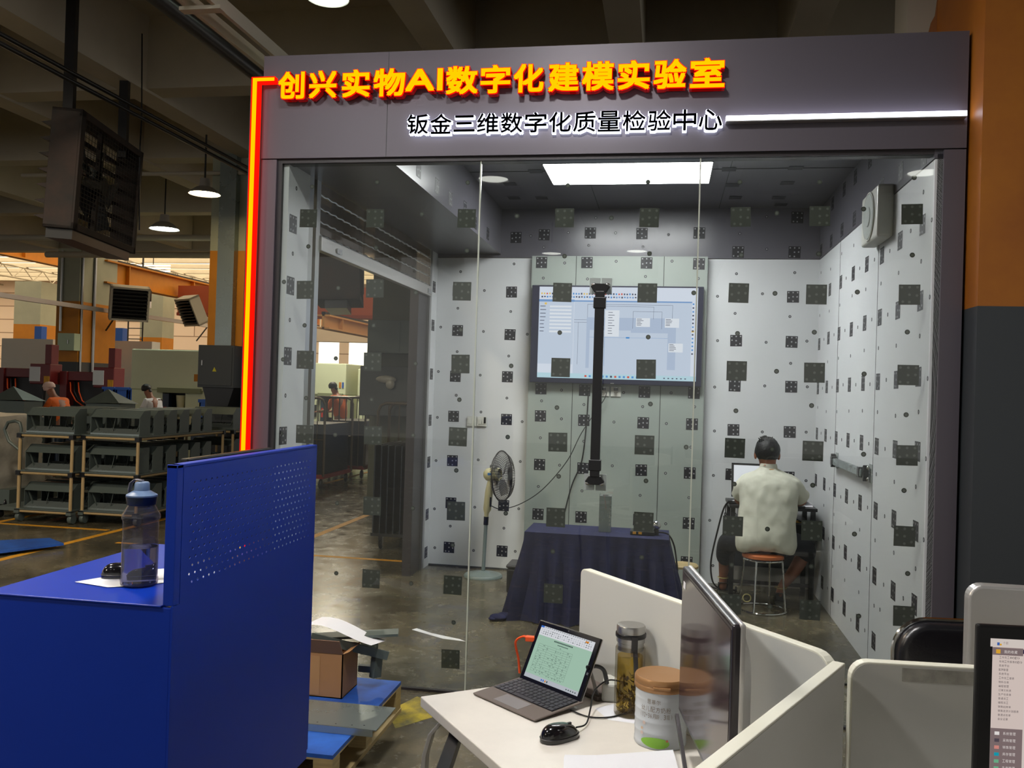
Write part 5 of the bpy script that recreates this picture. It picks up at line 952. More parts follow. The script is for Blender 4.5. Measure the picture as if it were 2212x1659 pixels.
# milk powder tin
x, y = 0.010, -2.298
t = thing('milk_powder_tin', 'white milk powder tin with copper lid beside the monitor', 'tin', (x, y, 0.7505))
pr = [(0.0005,0),(0.062,0.0),(0.0635,0.003)]
for i in range(5): z = 0.012+i*0.026; pr += [(0.0632,z),(0.0626,z+0.003),(0.0626,z+0.020),(0.0632,z+0.023)]
pr += [(0.0635,0.142),(0.06,0.146),(0.0005,0.146)]
MB().lathe(pr, (x,y,0.7505), 64).build('can_body', M['tin'], t, smooth=True)
MB().lathe([(0.0645,0.134),(0.066,0.136),(0.066,0.145),(0.0645,0.147),(0.066,0.149),(0.066,0.159),(0.063,0.164),(0.0005,0.165)], (x,y,0.7505), 64).build('plastic_lid', M['gold'], t, smooth=True)
MB().bar((x-0.02,y-0.0645,0.898),(x+0.022,y-0.0635,0.898),0.01,0.006).build('lid_tab', M['gold'], t, bevel=0.002)
AIM = math.atan2(-4.51-y, 0-x)-0.33
def on_tin(g, u0, u1, z0, z1, r, m, name):
    P = fit(g[0], g[0], u0, u1, z0, z1); mb = MB(); mb.add([(x+r*math.cos(AIM+0.12+u/0.0635), y+r*math.sin(AIM+0.12+u/0.0635), 0.7505+z) for (u, z) in P], g[1]); return mb.build(name, m, t)
def text_on_tin(s, uc, z0, h, w, name='print'):
    n = len(s); st = w/n
    for i, ch in enumerate(s):
        if ch == ' ': continue
        k = 0.86 if ord(ch) > 255 else (0.16 if ch in '1,' else 0.26 if ch in '()' else 0.55); hh = h if ch not in '-,.' else h*0.12; zz = z0 if ch != '-' else z0+h*0.45
        a = uc-w/2+i*st; on_tin(glyph(ch, -0.004), a+st*(1-k)/2, a+st*(1+k)/2, zz, zz+hh, 0.0640, M['ptxt'], name)
text_on_tin('思慕尔', -0.004, 0.1085, 0.0105, 0.034); text_on_tin('幼儿配方奶粉', 0.0, 0.0895, 0.013, 0.076); 
text_on_tin('(12-36', -0.024, 0.0745, 0.011, 0.034); text_on_tin('月龄,3段)', 0.019, 0.0745, 0.0115, 0.05)
mb = MB(); g = []
for q_ in range(7):
    for a in range(30): g.append((0.0641, 0.036*q_/6*math.cos(a*0.2094), 0.017+0.0125*q_/6*math.sin(a*0.2094)*(1+0.15*math.cos(a*.2094))))
mb.add([(x+q[0]*math.cos(AIM+0.12+q[1]/0.0635), y+q[0]*math.sin(AIM+0.12+q[1]/0.0635), 0.7505+q[2]) for q in g], [(r_*30+k,r_*30+(k+1)%30,(r_+1)*30+(k+1)%30,(r_+1)*30+k) for r_ in range(6) for k in range(30)]); mb.build('green_patch', M['greent'], t)
for (u, z, r, c) in ((-0.034,0.046,0.0035,(220,190,160)),(-0.028,0.06,0.0045,(226,206,196)),(0.03,0.024,0.003,(200,120,90)),(-0.034,0.035,0.0045,(226,206,200))):
    mb = MB(); vs = [(x+0.0643*math.cos(AIM+0.12+(u+r*math.cos(a*0.5236))/0.0635), y+0.0643*math.sin(AIM+0.12+(u+r*math.cos(a*0.5236))/0.0635), 0.7505+z+r*math.sin(a*0.5236)) for a in range(12)]; mb.add(vs, [tuple(range(12))]); mb.build('printed_bubble', mat('bubble_print', c, 0.4), t)
# monitor seen edge-on
a = Vector((0.062,-2.37)); b = Vector((0.140,-2.895)); L = (b-a).length
t = thing('monitor', 'switched-off monitor seen from the side, reflective screen', 'monitor', (a.x, a.y, 0.751), math.atan2(b.y-a.y, b.x-a.x))
# local x runs towards the viewer, local -y is the screen side
MB().box(0,L,-0.012,0.010,0.104,0.445).build('bezel', mat('monitor_bezel', (40,36,40), 0.25), t, local=True, bevel=0.006, seg=3)
MB().box(0.012,L-0.012,-0.0127,-0.0122,0.118,0.433).build('screen_glass', M['screen_off'], t, local=True)
MB().box(-0.001,L+0.001,0.0,0.012,0.103,0.447).build('metal_rim', M['alu'], t, local=True, bevel=0.005, seg=3)
mb = MB(); prf = []
vs = []; nx, nz = 12, 10
for i in range(nx+1):
    for j in range(nz+1):
        u = i/nx; v = j/nz; h = 0.045*(1-(2*u-1)**4)*(1-(2*v-1)**4); vs.append((0.01+(L-0.02)*u, 0.011+h, 0.112+0.325*v))
mb.add(vs, [(i*(nz+1)+j,(i+1)*(nz+1)+j,(i+1)*(nz+1)+j+1,i*(nz+1)+j+1) for i in range(nx) for j in range(nz)]); mb.build('back_shell', M['alu'], t, smooth=True, local=True)
MB().box(L/2-0.05,L/2+0.05,0.03,0.055,0.02,0.25).build('stand_neck', M['alu'], t, local=True, bevel=0.005); MB().box(L/2-0.11,L/2+0.11,-0.02,0.13,0.0,0.012).build('stand_foot', M['alu'], t, local=True, bevel=0.004)
mb = MB(); mb.bar((0.02,-0.0185,0.10),(0.20,-0.02,0.006),0.008,0.010); mb.build('prop_strip', M['frame'], t, local=True)
MB().box(0.03,0.055,-0.0135,-0.0128,0.40,0.415).build('tape_piece', M['paper'], t, local=True)
# paper stack
for i in range(7):
    mb = MB(); s = random.uniform(-0.004,0.004); g = []
    for q in range(8):
        u = q/7; 
        for w in range(2): px = -0.205+0.245*u+w*0.03; py = -2.475+0.105*u-0.30*w*1.0; g.append((px+s*0.5, py-s, 0.7512+i*0.0016+0.007*(1-min(1,u*4))*(i/7)))
    mb.add(g, [(2*q,2*q+1,2*q+3,2*q+2) for q in range(7)]); tag(mb.build('paper_sheet', M['paper']), 'white sheet in the fanned paper stack at the desk edge, %s from the bottom' % ORD[i+1], 'paper', 'paper stack on the desk')
# office chair behind the divider
t = thing('office_chair', 'black padded chair with chrome rim behind the desk divider', 'chair', (0.95, -1.75, 0))
c = Vector((0.655,-1.859)); d = Vector((1,0.12)).normalized()
def rr(x0,x1,z0,z1,r):
    p = []
    for (cx_,cz_,a0) in ((x1-r,z1-r,0),(x0+r,z1-r,90),(x0+r,z0+r,180),(x1-r,z0+r,270)):
        for k in range(9): an = math.radians(a0+k*11.25); p.append((cx_+r*math.cos(an), cz_+r*math.sin(an)))
    return p
CT = Matrix.Translation((c.x, c.y, 0)) @ Matrix.Rotation(math.atan2(d.y, d.x), 4, 'Z')
mb = MB(); mb.prism(rr(0.004,0.468,0.55,0.982,0.085), -0.028, 0.03, 'y'); mb.v = [CT @ v for v in mb.v]; br = mb.build('backrest', M['leather'], t, bevel=0.022, seg=5)
for p_ in br.data.polygons: p_.use_smooth = True
mb = MB(); mb.tube([(p[0], 0.012, p[1]) for p in rr(0.0,0.472,0.546,0.986,0.088)], 0.007, 8, closed=True); mb.v = [CT @ v for v in mb.v]; mb.build('chrome_rim', M['chrome'], t, smooth=True)
MB().box(0.64,1.14,-1.88,-1.42,0.44,0.50).build('seat', M['leather'], t, bevel=0.03, seg=4)
for (lx, ly) in ((0.68,-1.84),(1.1,-1.82),(0.68,-1.46),(1.1,-1.46)): MB().tube([(lx,ly,0.45),(lx,ly,0.0)], 0.012, 10).build('leg', M['chrome'], t, smooth=True)
mb = MB(); mb.prism([(0.665,0.80),(0.675,0.81),(0.68,0.845),(0.674,0.85),(0.668,0.83)], -1.875, -1.873, 'y'); mb.v = [v+Vector((0.0,-0.016,0)) for v in mb.v]; mb.build('worn_tear', mat('foam_tear', (170,140,80), 0.8), t)
# all-in-one computer seen from behind, and black monitor at the right edge
t = thing('monitor', 'silver monitor seen from behind, above the divider at right edge', 'monitor', (1.0,-2.2,0.72))
q0 = Vector((0.735,-2.205)); 
mb = MB(); o2 = [];
def rr(x0,x1,z0,z1,r):
    p = []
    for (cx_,cz_,a0) in ((x1-r,z1-r,0),(x0+r,z1-r,90),(x0+r,z0+r,180),(x1-r,z0+r,270)):
        for k in range(7): an = math.radians(a0+k*15); p.append((cx_+r*math.cos(an), cz_+r*math.sin(an)))
    return p
MB().prism(rr(0.735,1.30,0.80,1.163,0.035), -2.205, -2.165, 'y').build('back_shell', M['alu'], t, bevel=0.008, seg=4)
MB().prism(rr(0.74,1.295,0.805,1.158,0.03), -2.164, -2.16, 'y').build('screen_glass', M['screen_off'], t)
MB().box(0.96,1.08,-2.22,-2.207,0.75,0.95).build('stand_neck', M['alu'], t, bevel=0.004); MB().box(0.92,1.12,-2.28,-2.10,0.752,0.762).build('stand_foot', M['alu'], t, bevel=0.003)
tag(MB().prism([(0.42,-2.56),(1.32,-2.50),(1.32,-1.98),(0.72,-2.05)], 0.722, 0.75).build('rear_desk', M['desk'], bevel=0.003), 'white desk behind the taped divider', 'desk')
tag(MB().prism([(0.39,-2.63),(1.3,-2.57),(1.3,-3.35),(0.1,-3.55),(-0.03,-3.47)], 0.722, 0.75).build('side_desk', M['desk'], bevel=0.003), 'white desk below the black monitor at right edge', 'desk')
for (px_, py_) in ((1.25,-2.05),(0.8,-2.1),(1.25,-3.3),(0.4,-3.4)): tag(MB().box(px_-0.02,px_+0.02,py_-0.02,py_+0.02,0,0.722).build('desk_leg_post', M['alu']), 'slim metal post under the %s of the white desk cluster' % {(1.25,-2.05):'far right corner',(0.8,-2.1):'rear middle',(1.25,-3.3):'near right corner',(0.4,-3.4):'near middle'}[(px_,py_)], 'desk post', 'metal posts under the desk cluster')
t = thing('monitor', 'black monitor at the right edge showing a Chinese menu list', 'monitor', (0.494, -3.006, 0.95), 0.08)
MB().box(0,0.50,0.0,0.014,0.0,0.302).build('casing', M['black'], t, local=True, bevel=0.004)
MB().box(0.03,0.47,0.014,0.035,0.03,0.27).build('rear_housing', M['dark'], t, local=True, bevel=0.005)
MB().box(0.22,0.28,0.03,0.06,-0.15,0.12).build('stand_neck', M['black'], t, local=True); MB().box(0.15,0.35,-0.02,0.14,-0.199,-0.185).build('stand_foot', M['black'], t, local=True)
EP = {'p':(232,214,206),'h':(232,220,212),'g':(138,120,120),'k':(90,80,90),'o':(240,180,60),'c':(30,170,190),'b':(70,110,190),'w':(250,244,240),'d':(40,34,70),'r':(230,150,140),'e':(120,190,150)}
ek = list(EP); em = [glow('menu_'+k, EP[k], 0.72) for k in ek]
mb = MB(); PX = lambda u: 0.0195+u*0.000729/1.0; 
def eq(x0, y0, x1, y1, k, lv=0): 
    s = 0.000188; X = lambda v: 0.0195+v*s; Z = lambda v: 0.282-v*s; y = -0.0008-0.0003*lv; mb.quad((X(x0),y,Z(y1)),(X(x1),y,Z(y1)),(X(x1),y,Z(y0)),(X(x0),y,Z(y0)), ek.index(k))
# units: one unit = 1/3.87 photo pixel, matching a menu 340 wide
eq(0,0,2400,68,'h'); eq(18,68,2400,1400,'p'); eq(18,72,262,135,'g',1); eq(262,80,2400,116,'d',1); eq(275,116,2400,1400,'h',1); eq(18,745,272,1400,'g',1)
eq(45,88,80,122,'o',2); eq(52,30,72,55,'b',2); eq(72,40,88,55,'o',2); eq(312,55,345,62,'o',2)
for i, c in enumerate('wkrceeo'): eq(50,772+i*58,88,800+i*58,c,2)
eq(283,122,308,148,'c',3); eq(312,126,345,144,'k',3)
for i in range(24): eq(335,160+i*34,345,172+i*34,'k',2)
for i in range(18): eq(280,175+i*34,2400,176.5+i*34,'p',2)
mb.build('display', em, t, local=True)
GC = {}
def gl(ch, off=0.0):
    if (ch, off) not in GC: GC[(ch, off)] = glyph(ch, off)
    return GC[(ch, off)]
def menu_text(s, x, y, h, m, name='menu_text', y_=-0.0016):
    sc = 0.000188; mb = MB(); cx = x
    for ch in s:
        g = gl(ch); w = h if ord(ch) > 255 else h*0.55
        P = fit(g[0], g[0], 0.0195+(cx+w*0.06)*sc, 0.0195+(cx+w*0.94)*sc, 0.282-(y+h)*sc, 0.282-y*sc) if ch != ' ' else []
        if P: mb.add([(p[0], y_, p[1]) for p in P], g[1])
        cx += w*1.05
    return mb.build(name, m, t, local=True)
ktx = glow('menu_ink', (66,56,66), 0.7); wtx = glow('menu_white', (240,230,226), 0.75)
menu_text('个影', 98, 22, 22, glow('menu_logo', (150,130,130), 0.7)); menu_text('我的收藏', 108, 92, 26, wtx)
for i, s in enumerate(['工作完工单(NEW)','车间工作报表(NEW)','系统平台','BOM管理','系统平台','工作完工报表','物料仓库','编程管理','订单欠料表','生产任务单','普通派工','编程派工','销售出库单','销售送货计划报表','普通点检单','会议记录']): menu_text(s, 70, 143+i*34.2, 20, ktx)
for i, s in enumerate(['系统管理','采购管理','销售管理','库存管理','工程管理','生产管理','应收管理']): menu_text(s, 115, 772+i*57, 25, wtx)

# ================================================================ FACTORY HALL
# painted lines
for i, (a, b, c, d) in enumerate(((-5.64,-5.56,0.5,9.0),(-5.2,-2.07,3.30,3.36),(-3.62,-3.54,3.4,12.0),(-5.38,-5.30,9.0,20.0),(-7.1,-7.02,2.0,5.6),(-9.5,-5.7,3.9,3.97))):
    o = MB().box(a,b,c,d,0.0,0.0015).build('floor_marking', M['yellow']); o['kind'] = 'structure'
o = MB().prism([(-1.22,-0.06),(-0.98,-0.2),(-1.2,-0.5),(-1.3,-0.3)],0,0.001).build('floor_marking', M['yworn']); o['kind'] = 'structure'
# hanging square duct fans
def duct_fan(label, C, L, H, Dp, yaw, tilt, top, mesh_m=None, hang=True):
    """local y: along the face, +x: face side"""
    t = thing('hanging_fan', label, 'fan', C, yaw); f = M['rust']
    Rt = Matrix.Rotation(tilt, 4, 'Y')
    def P(mb, n, m, **k): mb.v = [Rt @ v for v in mb.v]; return mb.build(n, m, t, local=True, **k)
    mb = MB(); e = 0.09
    mb.box(-Dp/2,Dp/2,-L/2,-L/2+0.03,-H/2,H/2); mb.box(-Dp/2,Dp/2,L/2-0.03,L/2,-H/2,H/2); mb.box(-Dp/2,Dp/2,-L/2,L/2,-H/2,-H/2+0.03); mb.box(-Dp/2,Dp/2,-L/2,L/2,H/2-0.03,H/2); P(mb, 'housing', f, bevel=0.004)
    mb = MB(); x = Dp/2
    mb.box(x-0.01,x+0.015,-L/2,-L/2+e,-H/2,H/2); mb.box(x-0.01,x+0.015,L/2-e*0.6,L/2,-H/2,H/2); mb.box(x-0.01,x+0.015,-L/2,L/2,-H/2,-H/2+e*0.7); mb.box(x-0.01,x+0.015,-L/2,L/2,H/2-e*0.7,H/2); P(mb, 'face_frame', f, bevel=0.003)
    P(MB().box(-0.02,0.02,-0.025,0.025,-H/2,H/2), 'centre_post', M['rust'])
    mb = MB()
    for i in range(26): z = -H/2+0.05+i*(H-0.1)/25; mb.tube([(x-0.02,-L/2+0.03,z),(x-0.02,L/2-0.03,z)], 0.003, 3, cap=False)
    for i in range(22): y = -L/2+0.05+i*(L-0.1)/21; mb.tube([(x-0.02,y,-H/2+0.03),(x-0.02,y,H/2-0.03)], 0.003, 3, cap=False)
    P(mb, 'wire_guard', M['mesh'])
    for k in range(5):
        mb = MB(); g = []
        for i in range(6):
            r = 0.08+(H/2-0.16)*i/5
            for s in (-1,1): an = 2*math.pi*k/5+s*(0.32); g.append((s*0.05, r*math.cos(an), r*math.sin(an)))
        mb.add(g, [(2*i,2*i+1,2*i+3,2*i+2) for i in range(5)]); P(mb, 'fan_blade', M['dark'])
    mb = MB(); mb.tube([(-0.1,0,0),(0.08,0,0)], 0.09, 14); P(mb, 'hub', M['mesh'])
    P(MB().box(-0.1,0.0,-L/2+0.03,0.0,0.09,0.15), 'motor_arm', M['galv'])
    for i in range(7): z = -H/2+0.12+i*(H-0.24)/6; P(MB().bar((-Dp/2,-L/2+0.05,z),(-Dp/2-0.06,-L/2+0.05,z-0.03),0.02,0.02) if False else MB().prism([(-Dp/2,z),(-Dp/2-0.10,z-0.02),(-Dp/2,z-0.05)], -L/2+0.02, L/2-0.02, 'y'), 'louvre', M['rust'])
    if hang:
        for s in (-1, 1):
            y = s*(L/2-0.12); z0 = H/2 if s > 0 else H/2; mb = MB(); mb.box(-0.05,0.04,y-0.035,y+0.035,(-H/2-0.06) if s < 0 else H/2-0.1,top-C[2]); mb.build('hanger', M['dark'], t, local=True)
        P(MB().box(-0.12,0.12,-L/2+0.05,L/2-0.1,-H/2-0.09,-H/2-0.0), 'bottom_rail', M['black'])
    mb = MB(); mb.tube([(x+0.02,L/2-0.1,top-C[2]-0.3),(x+0.03,L/2-0.06,0.9),(x+0.03,L/2-0.08,0.6),(x+0.02,L/2-0.05,0.3),(x+0.03,L/2-0.02,-0.3)], 0.008, 6); mb.build('cable', M['black'], t, local=True)
    return t
duct_fan('big rusty square fan hanging from the ceiling on two posts', (-5.66, 3.5, 3.50), 1.52, 1.10, 0.26, 0.22, 0.05, 5.6)
duct_fan('second dark hanging fan seen through the roller shutter opening', (-3.78, 5.25, 3.0), 1.1, 0.95, 0.5, 0.3, -0.05, 5.6)
# pipes and cables under the ceiling
def pipe(name, a, b, r, m, label, cat, group=None): return tag(MB().tube([a, b], r, 10).build(name, m, smooth=True), label, cat, group)
pipe('ceiling_pipe', (-3.0,-0.6,3.83), (-3.0,12,3.83), 0.055, M['dark'], 'thick dark pipe running under the ceiling beside the booth', 'pipe')
t = thing('cable_tray', 'pale cable tray running above the left end of fascia', 'cable tray', (-2.6,1.0,3.9))
for x in (-2.62,-2.46): MB().box(x-0.012,x+0.012,-1.5,9,3.62,3.70).build('side_rail', M['beam'], t)
for i in range(9): MB().box(-2.66,-2.42,-1.2+i*1.1,-1.14+i*1.1,3.60,3.62).build('rung', M['beam'], t)
for dz in (0, 0.07): pipe('ceiling_conduit', (-5.0,0.5,4.08+dz), (-5.0,12,4.08+dz), 0.02, M['black'], 'thin dark conduit running diagonally across the ceiling, %s of the pair' % ('lower' if dz == 0 else 'upper'), 'conduit')
pipe('ceiling_conduit', (-9.5,7.2,4.55), (-5.5,7.2,4.55), 0.03, M['beam'], 'pale conduit crossing under the ceiling behind the big fan', 'conduit')
pipe('ceiling_conduit', (-14,11.1,4.3), (-6,11.1,4.3), 0.06, M['beam'], 'thicker pale pipe crossing under the ceiling above bell lamp', 'pipe')
pipe('ceiling_conduit', (-14,13.6,4.35), (-6,13.6,4.35), 0.07, M['beam'], 'pale pipe crossing far under the ceiling, just above the bright hall', 'pipe')
cable('ceiling_cable', [(-4.1,2.4,4.78),(-3.9,2.6,4.6),(-3.75,3.0,4.5),(-3.5,3.3,4.3),(-3.3,3.8,4.25),(-3.1,4.2,4.05),(-2.9,4.4,4.0)], 0.014, M['dark'], 'sagging black cable from fan post towards the booth corner')
# electric box on the near column
t = thing('electrical_box', 'dark grey electrical box on the orange column beside red line', 'electrical box', (-6.2,6.9,1.5))
MB().box(-6.33,-5.80,6.75,7.25,1.50,2.08).build('cabinet', M['grey'], t, bevel=0.006); MB().box(-6.31,-5.83,6.742,6.75,1.53,2.05).build('door', M['grey'], t, bevel=0.003)
MB().prism([(-6.11,1.72),(-6.05,1.72),(-6.08,1.78)], 6.738, 6.742, 'y').build('warning_label', mat('hazard_yellow', (190,180,30), 0.5), t)
MB().box(-6.27,-6.255,6.73,6.742,1.8,1.87).build('handle', M['steel'], t)
MB().prism([(-6.28,1.5),(-5.82,1.5),(-5.9,1.25),(-6.2,1.25)], 6.8, 7.18, 'y').build('lower_hood', M['black'], t)
t = thing('electrical_box', 'dusty dark box on the olive column behind shutter', 'electrical box', (-3.6,7.0,2.0)); MB().box(-3.95,-3.25,6.85,7.1,2.03,2.47).build('cabinet', M['dkgreen'], t, bevel=0.006); MB().box(-3.93,-3.5,6.84,6.85,2.05,2.45).build('door', M['dkgreen'], t)
t = thing('electrical_box', 'pale green box on the left face of the far column', 'electrical box', (-14.6,15.1,2.2)); MB().box(-14.70,-14.25,15.0,15.24,2.22,2.64).build('cabinet', M['greenbox'], t, bevel=0.005); MB().box(-14.42,-14.40,14.98,15.0,2.38,2.48).build('handle', M['steel'], t)
t = thing('tool_cabinet', 'large dark grey cabinet hanging low on the olive column', 'cabinet', (-3.5,6.9,1.0)); MB().box(-3.95,-3.1,6.6,7.05,1.2,1.85).build('body', M['grey'], t, bevel=0.01)
mb = MB(); mb.ball((-3.58,6.56,1.68), (0.14,0.03,0.05), 14, 8); mb.ball((-3.52,6.55,1.62), (0.06,0.03,0.07), 10, 8); mb.build('crumpled_film', M['wrap'], t, smooth=True)

# shelf carts with sheet-metal brackets
def cart(label, x0, x1, y0, y1, levels=(0.145, 0.56, 0.965), wheels=True):
    t = thing('shelf_cart', label, 'cart', ((x0+x1)/2, (y0+y1)/2, 0)); r = 0.017
    for (x, y) in ((x0,y0),(x1,y0),(x0,y1),(x1,y1)):
        MB().tube([(x,y,0.13),(x,y,levels[-1])], r, 8).build('post', M['rack'], t, smooth=True)
        mb = MB(); mb.lathe([(0.0005,-0.022),(0.05,-0.022),(0.055,0),(0.05,0.022),(0.0005,0.022)], (0,0,0), 18); mb.v = [Vector((x+v.z, y+v.x+0.03, 0.056+v.y)) for v in mb.v]; mb.box(x-0.03,x+0.03,y-0.03,y+0.05,0.10,0.13); w = mb.build('caster', M['dkgreen'], t, smooth=True)
    for z in levels:
        mb = MB(); mb.box(x0-0.02,x1+0.02,y0-0.02,y1+0.02,z-0.008,z+0.004); mb.build('shelf_plate', M['dkgreen'], t)
        mb = MB(); mb.tube([(x0,y0,z-0.025),(x1,y0,z-0.025)], r*0.9, 8); mb.tube([(x0,y1,z-0.025),(x1,y1,z-0.025)], r*0.9, 8); mb.tube([(x0,y0,z-0.025),(x0,y1,z-0.025)], r*0.9, 8); mb.tube([(x1,y0,z-0.025),(x1,y1,z-0.025)], r*0.9, 8); mb.build('rail', M['rack'], t, smooth=True)
        for (x, y) in ((x0,y0),(x1,y0),(x0,y1),(x1,y1)): MB().box(x-0.026,x+0.026,y-0.026,y+0.026,z-0.05,z-0.002).build('joint', M['black'], t)
    return t
def bracket_proto():
    t = thing('sheet_metal_bracket', 'x', 'metal part', (0,0,0)); m = M['dkgreen']; w = 0.29
    for s in (-1, 1): MB().prism([(-0.10,0.0),(0.10,0.0),(0.10,0.27),(-0.02,0.27),(-0.10,0.20)] , s*w-0.003, s*w+0.003, 'x').build('end_plate', m, t, local=True)
    mb = MB(); mb.add([(-w,-0.105,0.19),(w,-0.105,0.19),(w,-0.01,0.275),(-w,-0.01,0.275)], [(0,1,2,3)]); mb.box(-w,w,-0.01,0.10,0.27,0.274); mb.build('hood', m, t, local=True)
    mb = MB(); mb.add([(-w,-0.105,0.01),(w,-0.105,0.01),(w*0.9,-0.02,0.07),(-w*0.9,-0.02,0.07)], [(0,1,2,3)]); mb.box(-w,w,-0.105,-0.1,0.0,0.02); mb.build('lower_tray', M['galv'], t, local=True)
    mb = MB(); mb.bar((-w,-0.05,0.21),(-w*0.72,-0.06,0.03),0.02,0.004); mb.bar((-0.02,-0.05,0.21),(-0.05,-0.06,0.04),0.02,0.004); mb.bar((w,-0.05,0.21),(w*0.8,-0.06,0.03),0.02,0.004); mb.box(-w,w,-0.06,-0.055,0.19,0.21); mb.build('struts', m, t, local=True)
    return t
BP = bracket_proto(); first = [True]
def bracket(x, y, z, rz, label, group, sc=1.0):
    if first[0]: o = BP; first[0] = False
    else: o = copy_tree(BP)
    o.location = (x, y, z); o.rotation_euler = (0,0,rz); o.scale = (sc, sc, sc); tag(o, label, 'metal part', group)
carts = [('left shelf cart of the row with one bracket facing on each shelf', -6.90, -6.27, 4.10, 5.35), ('middle shelf cart with brackets stacked front to back', -6.20, -5.56, 4.20, 6.05), ('rear shelf cart at the right end of the row', -6.15, -5.5, 6.2, 7.0)]
for ci, (lab, a, b, c, d) in enumerate(carts):
    cart(lab, a, b, c, d)
    n = int((d-c-0.1)/0.27)
    for li, z in enumerate((0.150, 0.565, 0.970)):
        lv = ['bottom', 'middle', 'top'][li]
        for i in range(n):
            bracket((a+b)/2, c+0.16+i*0.27, z, 0, 'grey sheet-metal bracket on %s shelf of the %s cart, %s from the front' % (lv, ['left','middle','rear'][ci], ORD[i+1]), 'sheet-metal brackets on the shelf carts')
t = thing('trolley_handle', 'curved pipe handle at the left end of the carts', 'handle cart', (-7.2,4.4,0)); MB().tube([(-7.05,4.3,0.12),(-7.05,4.3,1.0),(-7.07,4.3,1.06),(-7.13,4.3,1.08),(-7.22,4.3,1.06),(-7.26,4.3,0.98),(-7.2,4.3,0.85),(-7.05,4.3,0.75)], 0.018, 8).build('handle', M['dkgreen'], t, smooth=True); MB().box(-7.3,-7.0,4.25,5.1,0.09,0.13).build('deck', M['dkgreen'], t)
for (x,y) in ((-7.27,4.3),(-7.03,4.3),(-7.27,5.05),(-7.03,5.05)): MB().ball((x,y,0.045),(0.02,0.045,0.045),12,8).build('wheel', M['black'], t, smooth=True)
t = thing('wrapped_load', 'film-wrapped load on a hand pallet truck at left edge', 'pallet load', (-8.0,4.9,0)); 
mb = MB(); vs = []; rg, n = 14, 24; rnd = random.Random(4)
for i in range(rg+1):
    for k in range(n):
        a = 2*math.pi*k/n; q = 1+rnd.uniform(-0.05,0.05); sq = 1/max(abs(math.cos(a)),abs(math.sin(a)))**0.7; vs.append((-8.05+0.42*q*sq*math.cos(a)*(1-0.25*(i/rg)**3), 5.1+0.42*q*sq*math.sin(a), 0.25+0.85*i/rg+rnd.uniform(-0.02,0.02)))
mb.add(vs, [(i*n+k,i*n+(k+1)%n,(i+1)*n+(k+1)%n,(i+1)*n+k) for i in range(rg) for k in range(n)]+[tuple(range(rg*n,rg*n+n))]); mb.build('film', M['wrap'], t, smooth=True)
MB().box(-8.5,-7.5,4.7,5.6,0.08,0.25).build('truck_forks', M['dkgreen'], t); MB().ball((-7.55,4.75,0.08),(0.03,0.08,0.08),12,8).build('wheel', M['black'], t, smooth=True)
tag(MB().prism([(-6.0,1.75),(-5.52,2.75),(-5.45,2.9),(-5.75,3.1),(-6.4,2.6),(-6.6,1.9)],0.03,0.05).build('blue_plate', M['blue2']), 'worn blue board lying on the floor at left edge', 'board')
# grilled trolleys and sheet carts seen through the shutter
def sheet_cart(label, x0, x1, y0, y1, z0, z1, n, m):
    t = thing('sheet_cart', label, 'cart', ((x0+x1)/2, (y0+y1)/2, 0)); MB().box(x0,x1,y0,y1,z0-0.03,z0).build('deck', M['black'], t)
    for i in range(n): x = x0+0.02+(x1-x0-0.04)*i/(n-1); MB().box(x-0.006,x+0.006,y0,y1,z0,z1).build('sheet', m, t)
    for (x, y) in ((x0+0.08,y0+0.08),(x1-0.08,y0+0.08),(x0+0.08,y1-0.08),(x1-0.08,y1-0.08)): MB().ball((x,y,0.05),(0.02,0.05,0.05),12,8).build('wheel', M['black'], t, smooth=True); MB().box(x-0.02,x+0.02,y-0.02,y+0.02,0.05,z0-0.03).build('fork', M['black'], t)
    return t
sheet_cart('cart of upright dark blue sheets just outside the shutter', -2.78, -2.2, 3.75, 4.6, 0.17, 1.02, 9, M['teal'])
def cage(label, x0, x1, y0, y1, h, pad=M['brown'], load=None):
    t = thing('cage_trolley', label, 'trolley', ((x0+x1)/2, (y0+y1)/2, 0)); MB().box(x0,x1,y0,y1,0.16,0.22).build('deck', pad, t)
    for y in (y0, y1):
        r = 0.1; mb = MB(); mb.tube([(x0,y,0.2),(x0,y,h-r),(x0+r*0.3,y,h-r*0.3),(x0+r,y,h),(x1-r,y,h),(x1-r*0.3,y,h-r*0.3),(x1,y,h-r),(x1,y,0.2)], 0.02, 8)
        n = 6
        for i in range(1, n): x = x0+(x1-x0)*i/n; mb.tube([(x,y,0.2),(x,y,h)], 0.008, 5)
        mb.tube([(x0,y,0.75),(x1,y,0.75)], 0.008, 5); mb.build('side_grille', mat('bronze_pipe', (88,76,60), 0.4, metal=0.5), t, smooth=True)
    if load: MB().box(x0+0.04,x1-0.04,y0+0.05,y1-0.05,0.22,load).build('stacked_panels', M['teal'], t)
    for (x, y) in ((x0+0.06,y0+0.06),(x1-0.06,y0+0.06),(x0+0.06,y1-0.06),(x1-0.06,y1-0.06)): MB().ball((x,y,0.08),(0.025,0.08,0.08),12,8).build('wheel', M['black'], t, smooth=True)
cage('cage trolley with dark panels, nearest of the pair beyond the shutter', -5.75, -5.05, 8.2, 9.4, 1.38, load=0.98)
cage('cage trolley with dark panels, behind the nearest one', -5.7, -5.0, 9.9, 11.1, 1.38, load=0.98)
cage('cage trolley with upright bars beside the olive column', -3.5, -2.7, 6.05, 6.5, 1.38, pad=M['black'])
